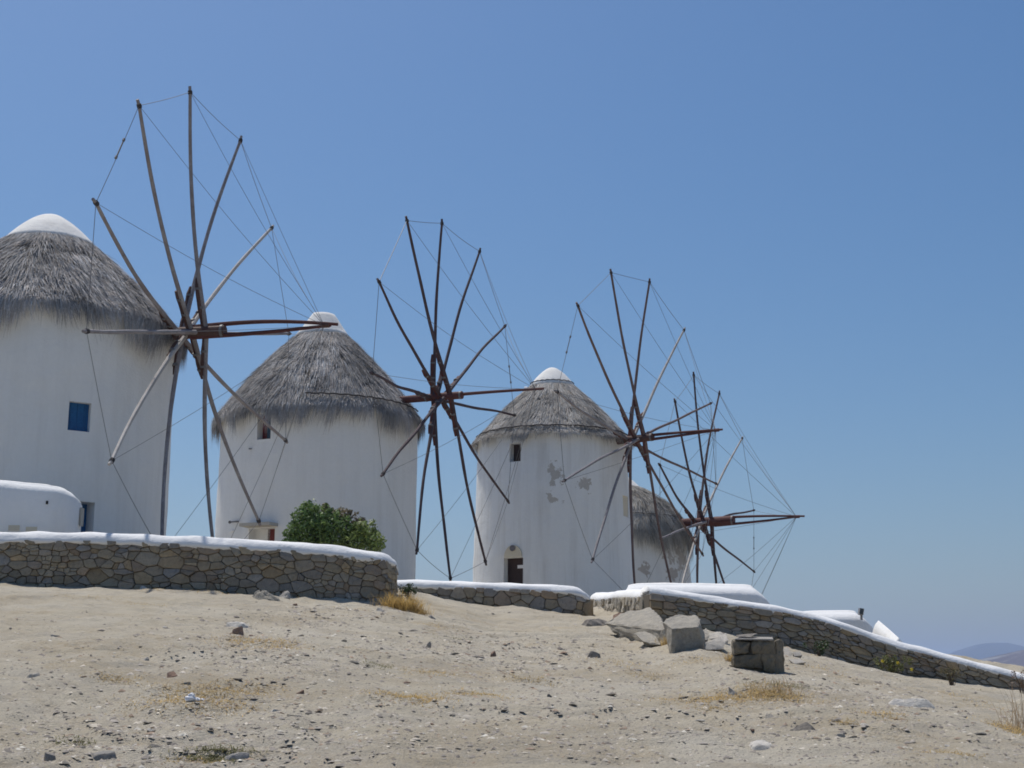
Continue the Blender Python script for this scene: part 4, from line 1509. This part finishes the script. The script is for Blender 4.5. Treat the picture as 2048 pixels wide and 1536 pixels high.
def slab(px, py, wpx, dpx, hpx, material, name, label, seed, tilt=0.0, cat='rock', group=None, rot=0.0, bevel=0.008, sub=2):
    """flat schist slab lying on the slope: sizes given as seen, converted at its own distance"""
    p = hit(px, py)
    s = p[1] / F
    rr_ = random.Random(seed)
    Wd, Hh = wpx * s / 2 * 1.2, hpx * s * 1.45
    Dp = dpx * s / 2
    P = []
    n = 11
    hi = rr_.uniform(0, 6.28)
    for i in range(n):
        a = 2 * math.pi * (i + rr_.uniform(-.4, .4)) / n
        k = rr_.uniform(.7, 1.08)
        x, y = Wd * math.cos(a) * k, Dp * math.sin(a) * k
        x, y = x * math.cos(rot) - y * math.sin(rot), x * math.sin(rot) + y * math.cos(rot)
        zt = Hh * (0.62 + 0.38 * math.cos(a - hi)) * rr_.uniform(.7, 1.1) + tilt * x
        kk = rr_.uniform(.30, .85)
        P.append((p[0] + x * kk, p[1] + y * kk, float(G(p[0] + x, p[1] + y)) * .5 + float(H(p[0], p[1])) * .5 + zt))
        P.append((p[0] + x, p[1] + y, float(H(p[0] + x, p[1] + y)) - 0.05 + Hh * rr_.uniform(-.2, .25)))
    ob = hull_rock(name, P, material, tuple(p), bevel=bevel, sub=sub, rough=Hh * 0.22, seed=seed)
    return tag(ob, label, cat, group)


slab(535, 1208, 66, 46, 17, M['rock'], 'rock_slab', 'long sandy rock slab near the foot of the left wall', 101, -0.05)
slab(568, 1205, 30, 22, 12, M['rock_grey'], 'rock_slab', 'grey slab behind the long sandy slab near the left wall', 102)
slab(586, 1219, 24, 20, 6, M['rock_brown'], 'rock_slab', 'thin dark brown slab below the left wall', 103)
slab(478, 1250, 44, 60, 9, M['rock_pale'], 'rock_slab', 'thin pale tilted slab in the middle of the left slope', 104, -0.12)
slab(478, 1262, 24, 26, 10, M['rock_brown'], 'rock_slab', 'rounded brown stone just below the pale tilted slab', 105)
slab(1822, 1412, 116, 80, 13, M['rock_pale'], 'rock_slab', 'long white weathered rock slab low on the right slope', 106, 0.02)
slab(1525, 1503, 62, 90, 8, M['rock_pale'], 'rock_slab', 'pale slanting slab near the bottom right', 107, -0.1, rot=-0.5)
slab(1608, 1470, 58, 60, 14, M['rock_dark'], 'rock_slab', 'dark flat rock low on the right slope', 108)
slab(1540, 1442, 28, 30, 9, M['rock_grey'], 'rock_slab', 'grey stone above the pale slanting slab', 109)
slab(1700, 1492, 34, 30, 8, M['rock_dark'], 'rock_slab', 'dark brown slab at bottom right beside another dark stone', 110)
slab(1680, 1486, 30, 30, 9, M['rock_grey'], 'rock_slab', 'weathered grey stone left of the dark brown slab at bottom right', 111)
slab(1466, 1393, 20, 24, 12, M['rock_grey'], 'rock_slab', 'grey stone sitting in the dry grass below the masonry block', 112)
slab(600, 1393, 16, 18, 7, M['rock_brown'], 'rock_slab', 'lone dark brown stone right of the big dry grass patch', 113)
slab(345, 1362, 24, 26, 9, M['rock_brown'], 'rock_slab', 'brown stone above the big dry grass patch', 114)
slab(370, 1372, 36, 30, 7, M['rock'], 'rock_slab', 'flat sandy stone directly above the big dry grass patch', 115)
slab(1190, 1252, 58, 46, 11, M['rock_dark'], 'rock_slab', 'dark flaking ledge rock left of the smooth boulder', 116)
slab(1240, 1243, 40, 30, 12, M['rock_brown'], 'rock_slab', 'brown ledge rock against the smooth boulder', 117)
slab(1190, 1318, 30, 30, 9, M['rock_dark'], 'rock_slab', 'dark stone on the bare slope below the ledge rocks', 118)
slab(470, 1512, 56, 44, 8, M['rock_grey'], 'rock_slab', 'grey stone beside the greenish tuft at the bottom edge', 119)
slab(100, 1508, 26, 30, 6, M['rock_dark'], 'rock_slab', 'dark stone at the bottom left', 120)
slab(208, 1500, 64, 60, 4, M['rock_grey'], 'rock_slab', 'broad flat grey slab at the bottom left', 121)
slab(186, 1332, 20, 20, 9, M['rock_dark'], 'rock_slab', 'dark tilted stone at left on the open sand', 122, -0.15)
slab(290, 1330, 22, 22, 9, M['rock_grey'], 'rock_slab', 'bluish grey stone right of the dark tilted stone', 123)
slab(66, 1360, 36, 30, 8, M['rock_grey'], 'rock_slab', 'flat grey stone near the left edge', 124)
slab(775, 1524, 40, 30, 10, M['rock_dark'], 'rock_slab', 'dark flat stone at the bottom edge left of centre', 125)
slab(1100, 1400, 14, 14, 6, M['rock_dark'], 'rock_slab', 'single dark stone alone on the sand at the centre', 126)
slab(985, 1309, 15, 15, 7, M['rock_brown'], 'rock_slab', 'small rounded brown stone in the middle gravel', 127)
slab(857, 1298, 13, 13, 10, M['rock_dark'], 'rock_slab', 'upright dark stone in the gravel below the yellow bush', 128)
slab(288, 1181, 24, 16, 7, M['rock_pale'], 'rock_slab', 'small white stone at the foot of the left wall', 129)
slab(866, 1243, 20, 20, 6, M['rock_grey'], 'rock_slab', 'flat grey stone below the right side of the yellow bush', 130)
slab(760, 1226, 22, 22, 7, M['rock_grey'], 'rock_slab', 'grey stone below the rounded end of the left wall', 131)

# loose stones: individuals of the slope
protos = {}


def stone_proto(mk, v):
    key = (mk, v)
    if key not in protos:
        rr_ = random.Random(900 + v)
        bm = bmesh.new()
        for i in range(11):
            d = Vector((rr_.gauss(0, 1), rr_.gauss(0, 1), rr_.gauss(0, 1))).normalized()
            d = Vector((d.x, d.y * rr_.uniform(.6, .9), max(-.25, d.z * rr_.uniform(.35, .55))))
            bm.verts.new(d)
        r = bmesh.ops.convex_hull(bm, input=bm.verts)
        bmesh.ops.delete(bm, geom=list({g_ for g_ in r['geom_interior'] if isinstance(g_, bmesh.types.BMVert)}), context='VERTS')
        me = bpy.data.meshes.new('loose_stone')
        bm.to_mesh(me)
        bm.free()
        me.materials.append(M[mk])
        protos[key] = me
    return protos[key]


kinds = [('rock_dark', 'small dark grey stone lying loose on the sandy slope', 'dark loose stones'),
         ('rock_grey', 'small mid grey stone lying loose on the sandy slope', 'grey loose stones'),
         ('rock_brown', 'small rusty brown stone lying loose on the sandy slope', 'brown loose stones'),
         ('rock_pale', 'small whitish stone lying loose on the sandy slope', 'whitish loose stones')]
rs = random.Random(5)
cl = [(500, 1285, 120, 26), (980, 1320, 190, 34), (1120, 1310, 150, 30), (560, 1330, 140, 30), (1550, 1340, 160, 40), (1800, 1440, 160, 50), (300, 1480, 240, 40), (900, 1290, 120, 20), (1700, 1380, 150, 30), (1250, 1400, 280, 60), (1000, 1480, 500, 45), (500, 1440, 400, 60), (640, 1235, 140, 14)]
n_ind = 0
while n_ind < 180:
    if rs.random() < 0.72:
        q = rs.choice(cl)
        px, py = rs.gauss(q[0], q[2] * .6), rs.gauss(q[1], q[3] * .6)
    else:
        px, py = rs.uniform(0, 2048), rs.uniform(1240, 1530)
    if not (0 < px < 2048 and py < 1534):
        continue
    lim = np.interp(px, [0, 770, 1180, 1300, 1600, 1750, 2048], [1190, 1230, 1245, 1305, 1320, 1360, 1405])
    if py < lim:
        continue
    p = hit(px, py)
    mk, lb, gp = rs.choices(kinds, [0.28, 0.40, 0.16, 0.16])[0]
    me = stone_proto(mk, rs.randrange(7))
    ob = link('loose_stone', me, None)
    s = min(0.075, rs.lognormvariate(math.log(0.026), 0.42)) * (0.7 + p[1] / 30)
    ob.scale = (s * rs.uniform(.9, 1.5), s, s * rs.uniform(.55, 1.0))
    ob.rotation_euler = (rs.uniform(-.15, .15), rs.uniform(-.15, .15), rs.uniform(0, 6.3))
    ob.location = (p[0], p[1], float(H(p[0], p[1])) + s * 0.05)
    tag(ob, lb, 'stone', gp)
    n_ind += 1

# gravel, one mass of chips
g = np.random.default_rng(77)
NP = 36000
ux = np.concatenate([g.uniform(-60, 2110, NP // 2), *[g.normal(q[0], q[2] * .75, NP // 2 // len(cl)) for q in cl]])
uy = np.concatenate([1225 + 320 * g.random(NP // 2) ** 0.8, *[g.normal(q[1], q[3] * .8, NP // 2 // len(cl)) for q in cl]])
# spread on the ground: distance from a lookup of the smooth slope
Pg = []
ysamp = np.arange(6.5, 30, 0.08)
for px, py in zip(ux, uy):
    r = ray(px, py)
    u_, v_ = r[0] / r[1], r[2] / r[1]
    zs_ = -1.5 + np.interp(u_ * ysamp, SX, SS) * ysamp
    bl = v_ * ysamp < zs_
    if not bl.any():
        continue
    Y_ = ysamp[int(np.argmax(bl))]
    if Y_ > np.interp(u_ * Y_, WX, WY) - 0.35:
        continue
    Pg.append((u_ * Y_, Y_))
Pg = np.array(Pg)
Pg += g.normal(0, 0.06, Pg.shape)
m = len(Pg)
zg = H(Pg[:, 0], Pg[:, 1])
sz = np.clip(g.lognormal(math.log(0.0092), 0.55, m), 0.0035, 0.036) * (0.65 + Pg[:, 1] / 28)
oct_ = np.array([(1, 0, 0), (.3, .8, 0), (-.8, .5, 0), (-.6, -.7, 0), (.5, -.8, 0), (.1, .1, .75), (-.3, -.1, .6)])
Fp = np.array([(0, 1, 5), (1, 2, 6), (1, 6, 5), (2, 3, 6), (3, 4, 6), (4, 5, 6), (4, 0, 5)])
ang = g.uniform(0, 6.283, m)
loc_ = np.tile(oct_[None], (m, 1, 1)) * (1 + g.normal(0, 0.18, (m, 7, 3)))
loc_ *= (sz[:, None, None] * np.stack([g.uniform(.9, 1.8, m), g.uniform(.7, 1.1, m), g.uniform(.35, .9, m)], -1)[:, None, :])
ca, sa = np.cos(ang)[:, None], np.sin(ang)[:, None]
Vx = loc_[..., 0] * ca - loc_[..., 1] * sa + Pg[:, 0:1]
Vy = loc_[..., 0] * sa + loc_[..., 1] * ca + Pg[:, 1:2]
Vz = loc_[..., 2] + zg[:, None] - 0.15 * sz[:, None]
pal = np.array([(.24, .215, .19), (.30, .27, .24), (.36, .325, .28), (.45, .405, .335), (.27, .205, .155), (.52, .49, .43), (.18, .16, .145)])
tint = pal[g.choice(len(pal), m, p=[.22, .22, .18, .10, .09, .05, .14])] * np.clip(g.normal(1, .15, m), .6, 1.5)[:, None]
me = mesh_np('gravel', np.stack([Vx, Vy, Vz], -1).reshape(-1, 3), (np.arange(m)[:, None, None] * 7 + Fp[None]).reshape(-1, 3), False, np.repeat(tint, 7, axis=0))
tag(link('gravel', me, M['pebble']), 'scattered grey chips and gravel over the sandy slope', 'gravel', kind='stuff')


# ------------------------------------------------------------------ dry grass and plants
def blades(name, centers, parent=None, material=None, seed=0, origin=None):
    """centers: (x, y, rx, ry, count, length, upright, tint); one mass of thin blades"""
    g = np.random.default_rng(seed)
    Vs, Ts = [], []
    for (x, y, rx, ry, n, ln, up, tn) in centers:
        n = int(n)
        a = g.normal(0, 0.5, n)
        b_ = g.normal(0, 0.5, n)
        X, Y = x + a * rx, y + b_ * ry
        Z = H(X, Y) - 0.006
        th = g.uniform(0, 6.283, n)
        el = np.clip(g.normal(up, 0.25, n), 0.05, 1.5)
        L = ln * g.uniform(.4, 1.3, n)
        D = np.stack([np.cos(th) * np.cos(el), np.sin(th) * np.cos(el), np.sin(el)], -1)
        S = np.stack([-np.sin(th), np.cos(th), np.zeros(n)], -1)
        w_ = g.uniform(.0016, .0036, n)[:, None]
        P = np.stack([X, Y, Z], -1)
        mid = P + D * (L * .55)[:, None] + np.array([0, 0, 1]) * (L * .06)[:, None]
        tipp = P + D * L[:, None] - np.array([0, 0, 1]) * (L * .12 * np.cos(el))[:, None]
        V = np.stack([P - S * w_, P + S * w_, mid + S * w_ * .8, mid - S * w_ * .8, tipp + S * w_ * .2, tipp - S * w_ * .2], 1)
        Vs.append(V.reshape(-1, 3))
        Ts.append(np.repeat(np.array(tn)[None] * np.clip(g.normal(1, .25, n), .4, 1.7)[:, None], 6, axis=0))
    V = np.concatenate(Vs)
    n = len(V) // 6
    o_ = np.array(origin if origin is not None else (0, 0, 0))
    base = np.arange(n)[:, None] * 6
    Fq = np.concatenate([base + np.array([[0, 1, 2, 3]]), base + np.array([[3, 2, 4, 5]])])
    me = mesh_np(name, V - o_, Fq, False, np.concatenate(Ts))
    return link(name, me, material or M['grass'], parent)


ST = (0.50, 0.365, 0.165)
ST2 = (0.43, 0.325, 0.16)
GR = (0.17, 0.165, 0.075)
pats = [(400, 1392, 120, 18, 900, .07, ST2), (470, 1380, 110, 8, 500, .06, ST), (350, 1412, 110, 12, 500, .06, ST), (430, 1420, 90, 14, 400, .06, ST),
        (430, 1503, 75, 14, 700, .07, GR), (400, 1512, 70, 8, 300, .06, ST), (520, 1288, 80, 10, 600, .08, ST), (560, 1302, 50, 8, 300, .07, ST), (480, 1280, 60, 8, 250, .07, ST2), (440, 1190, 100, 6, 500, .08, ST), (340, 1185, 80, 5, 250, .08, ST), (600, 1200, 60, 6, 250, .08, ST2),
        (230, 1365, 50, 6, 220, .06, ST2), (150, 1475, 40, 7, 160, .06, GR), (835, 1408, 70, 14, 500, .08, ST), (790, 1405, 70, 10, 260, .07, ST2), (950, 1398, 70, 7, 350, .07, ST), (860, 1350, 60, 10, 300, .07, ST), (1060, 1362, 60, 8, 300, .07, ST2), (910, 1278, 50, 6, 160, .07, GR), (760, 1335, 40, 8, 180, .07, GR),
        (1470, 1400, 140, 14, 1200, .08, ST), (1540, 1388, 60, 12, 500, .12, ST2), (1380, 1410, 70, 9, 350, .07, ST), (1430, 1425, 50, 6, 200, .06, ST2), (1560, 1372, 70, 6, 260, .08, GR), (1480, 1242, 120, 6, 320, .09, ST), (1560, 1268, 50, 6, 200, .08, ST),
        (1760, 1440, 50, 10, 260, .08, ST), (1900, 1382, 40, 8, 260, .10, GR), (1930, 1400, 60, 8, 260, .08, ST), (1900, 1515, 60, 8, 200, .08, ST2), (2035, 1465, 40, 14, 400, .10, ST), (1400, 1318, 60, 8, 200, .07, ST), (1240, 1330, 60, 10, 200, .07, ST), (300, 1215, 60, 5, 160, .06, ST2), (180, 1205, 90, 4, 160, .06, ST2), (700, 1225, 60, 5, 160, .07, ST), (1180, 1248, 40, 6, 160, .07, ST2), (1640, 1340, 60, 6, 180, .08, ST), (1290, 1355, 50, 7, 160, .07, ST2), (1330, 1240, 20, 8, 60, .08, ST), (870, 1255, 40, 4, 120, .07, ST), (1690, 1450, 30, 7, 120, .08, ST2)]
cen = []
for px, py, rx, ry, n, ln, tn in pats:
    p, q = hit(px, py), hit(px, py - ry)
    cen.append((p[0], p[1], rx * p[1] / F, max(0.1, abs(q[1] - p[1])), n * 3.2, ln * 0.85, .14, tn))
gr = blades('dry_grass', cen, seed=3)
tag(gr, 'flattened straw-coloured dry grass patches on the sandy slope', 'grass', kind='stuff')


def tuft(px, py, n, rx, ln, up, tint, name, label, cat, seed, ry=None):
    p = hit(px, py)
    e_ = empty(name, p, label, cat)
    ob = blades('blades', [(p[0], p[1], rx, ry or rx, n, ln, up, tint)], e_, None, seed, tuple(p))
    ob['kind'] = 'stuff'
    return e_


tuft(808, 1226, 1500, .34, .30, .7, (0.46, 0.32, 0.12), 'dry_bush', 'golden dry bush at the rounded end of the left wall', 'bush', 11, .25)
tuft(832, 1232, 250, .25, .12, .6, (0.36, 0.25, 0.11), 'grass_tuft', 'low straw tuft on the right of the golden dry bush', 'grass', 12)
tuft(1333, 1292, 320, .13, .15, .9, (0.42, 0.31, 0.15), 'grass_tuft', 'dry grass tuft in front of the two boulders', 'grass', 13)
tuft(1463, 1326, 140, .07, .16, .8, (0.42, 0.29, 0.11), 'grass_tuft', 'small golden tuft at the left corner of the masonry block', 'grass', 14)
tuft(2040, 1462, 50, .16, .36, 1.0, (0.34, 0.25, 0.16), 'dry_weed', 'tall dry stalks at the right edge of the slope', 'weed', 15)
tuft(1555, 1388, 60, .25, .22, .8, (0.36, 0.26, 0.15), 'dry_weed', 'wiry dry stalks standing in the grass below the masonry block', 'weed', 16)


def flower_plant(px, py, Y, w_, h_, n, label, flowers, seed, tint, leaf=0.022):
    p = np.array(at(px, py, Y))
    p[2] = float(H(p[0], p[1]))
    e_ = empty('flowering_plant', p, label, 'plant')
    rr_ = random.Random(seed)
    bl = []
    b = MB()
    for q in range(n):
        a = rr_.uniform(0, 6.28)
        r = rr_.uniform(.2, 1) * w_ / 2
        tp = Vector((p[0] + r * math.cos(a), p[1] + r * math.sin(a) * .6, p[2] + h_ * rr_.uniform(.45, 1)))
        b.tube([(p[0] + r * .2 * math.cos(a), p[1], p[2] - .02), (Vector(p) + tp) / 2 + Vector((0, 0, .03)), tp], [.006, .005, .003], 4)
        bl.append((tp.x, tp.y, tp.z - .05, .05, .05, .07, 0))
    b.build('stems', M['bark'], e_)
    leaf_cloud(bl, n * 26, leaf, seed, [tint], e_, 'leaves')
    for (fx, fy) in flowers:
        fp = at(fx, fy, p[1] - 0.15)
        b = MB()
        for q in range(5):
            a = q * 1.2566
            c_ = Vector(fp) + Vector((math.cos(a) * .018, 0, math.sin(a) * .018))
            b.tube([Vector(fp), c_, c_ + Vector((math.cos(a) * .012, -.004, math.sin(a) * .012))], [.004, .011, .006], 5)
        b.build('flower', M['flower'], e_)
    return e_


flower_plant(1785, 1348, 25.4, .62, .36, 26, 'yellow-flowered green plant at the foot of the right wall', [(1765, 1322), (1796, 1326), (1823, 1339)], 31, (0.155, 0.165, 0.055))
flower_plant(1638, 1322, 25.2, .5, .28, 14, 'dark green weed with tiny yellow flowers beside the right wall near the masonry block', [(1622, 1312), (1632, 1316)], 32, (0.05, 0.08, 0.03))
flower_plant(1905, 1375, 21.5, .45, .30, 12, 'thin greenish weed on the slope in front of the right wall', [], 33, (0.15, 0.13, 0.06), 0.014)
flower_plant(815, 1205, 26.5, .45, .26, 16, 'low dark green plant behind the golden dry bush', [], 34, (0.045, 0.075, 0.03))
flower_plant(2046, 1375, 23.0, .4, .42, 10, 'reddish dry thistle at the right edge before the wall end', [], 35, (0.17, 0.10, 0.06), 0.014)

# crumpled white paper and a pale scrap
p = hit(385, 1418)
bm = bmesh.new()
for (dx, dz, rr0) in ((-.02, .02, .032), (.03, .012, .02), (-.012, .045, .02), (.07, .012, .012)):
    bmesh.ops.create_icosphere(bm, subdivisions=2, radius=rr0)
    for v in bm.verts[-42:]:
        v.co = Vector((v.co.x * 1.5 + dx, v.co.y * 1.2, v.co.z * .8 + dz))
for v in bm.verts:
    v.co += Vector((mnoise.noise(v.co * 60), mnoise.noise(v.co * 60 + Vector((5, 0, 0))), mnoise.noise(v.co * 60 + Vector((0, 9, 0))))) * 0.012
r = bmesh.ops.remove_doubles(bm, verts=bm.verts, dist=0.002)
me = bpy.data.meshes.new('crumpled_paper')
bm.to_mesh(me)
bm.free()
ob = link('crumpled_paper', me, M['paper'])
ob.location = p
ob.rotation_euler = (0, 0, .3)
tag(ob, 'crumpled white paper litter lying in the big dry grass patch', 'litter')
slab(550, 1434, 22, 14, 6, M['rock_pale'], 'rock_slab', 'small bluish white litter piece shaped as a slab right of the paper litter', 140)  # bluish litter, taken for a small bottle, shaped as a flat stone

# ------------------------------------------------------------------ air over the bay
b = MB()
b.box((0, 4250, 92), (6000, 4750, 128))
hz_ = b.build('haze', None)
hm = bpy.data.materials.new('haze_air')
hm.use_nodes = True
hm.node_tree.nodes.clear()
out = hm.node_tree.nodes.new('ShaderNodeOutputMaterial')
pv = hm.node_tree.nodes.new('ShaderNodeVolumePrincipled')
pv.inputs['Color'].default_value = (0.55, 0.70, 1.0, 1)
pv.inputs['Density'].default_value = 0.00016
pv.inputs['Anisotropy'].default_value = 0.2
hm.node_tree.links.new(pv.outputs[0], out.inputs['Volume'])
hz_.data.materials.append(hm)
tag(hz_, kind='stuff')
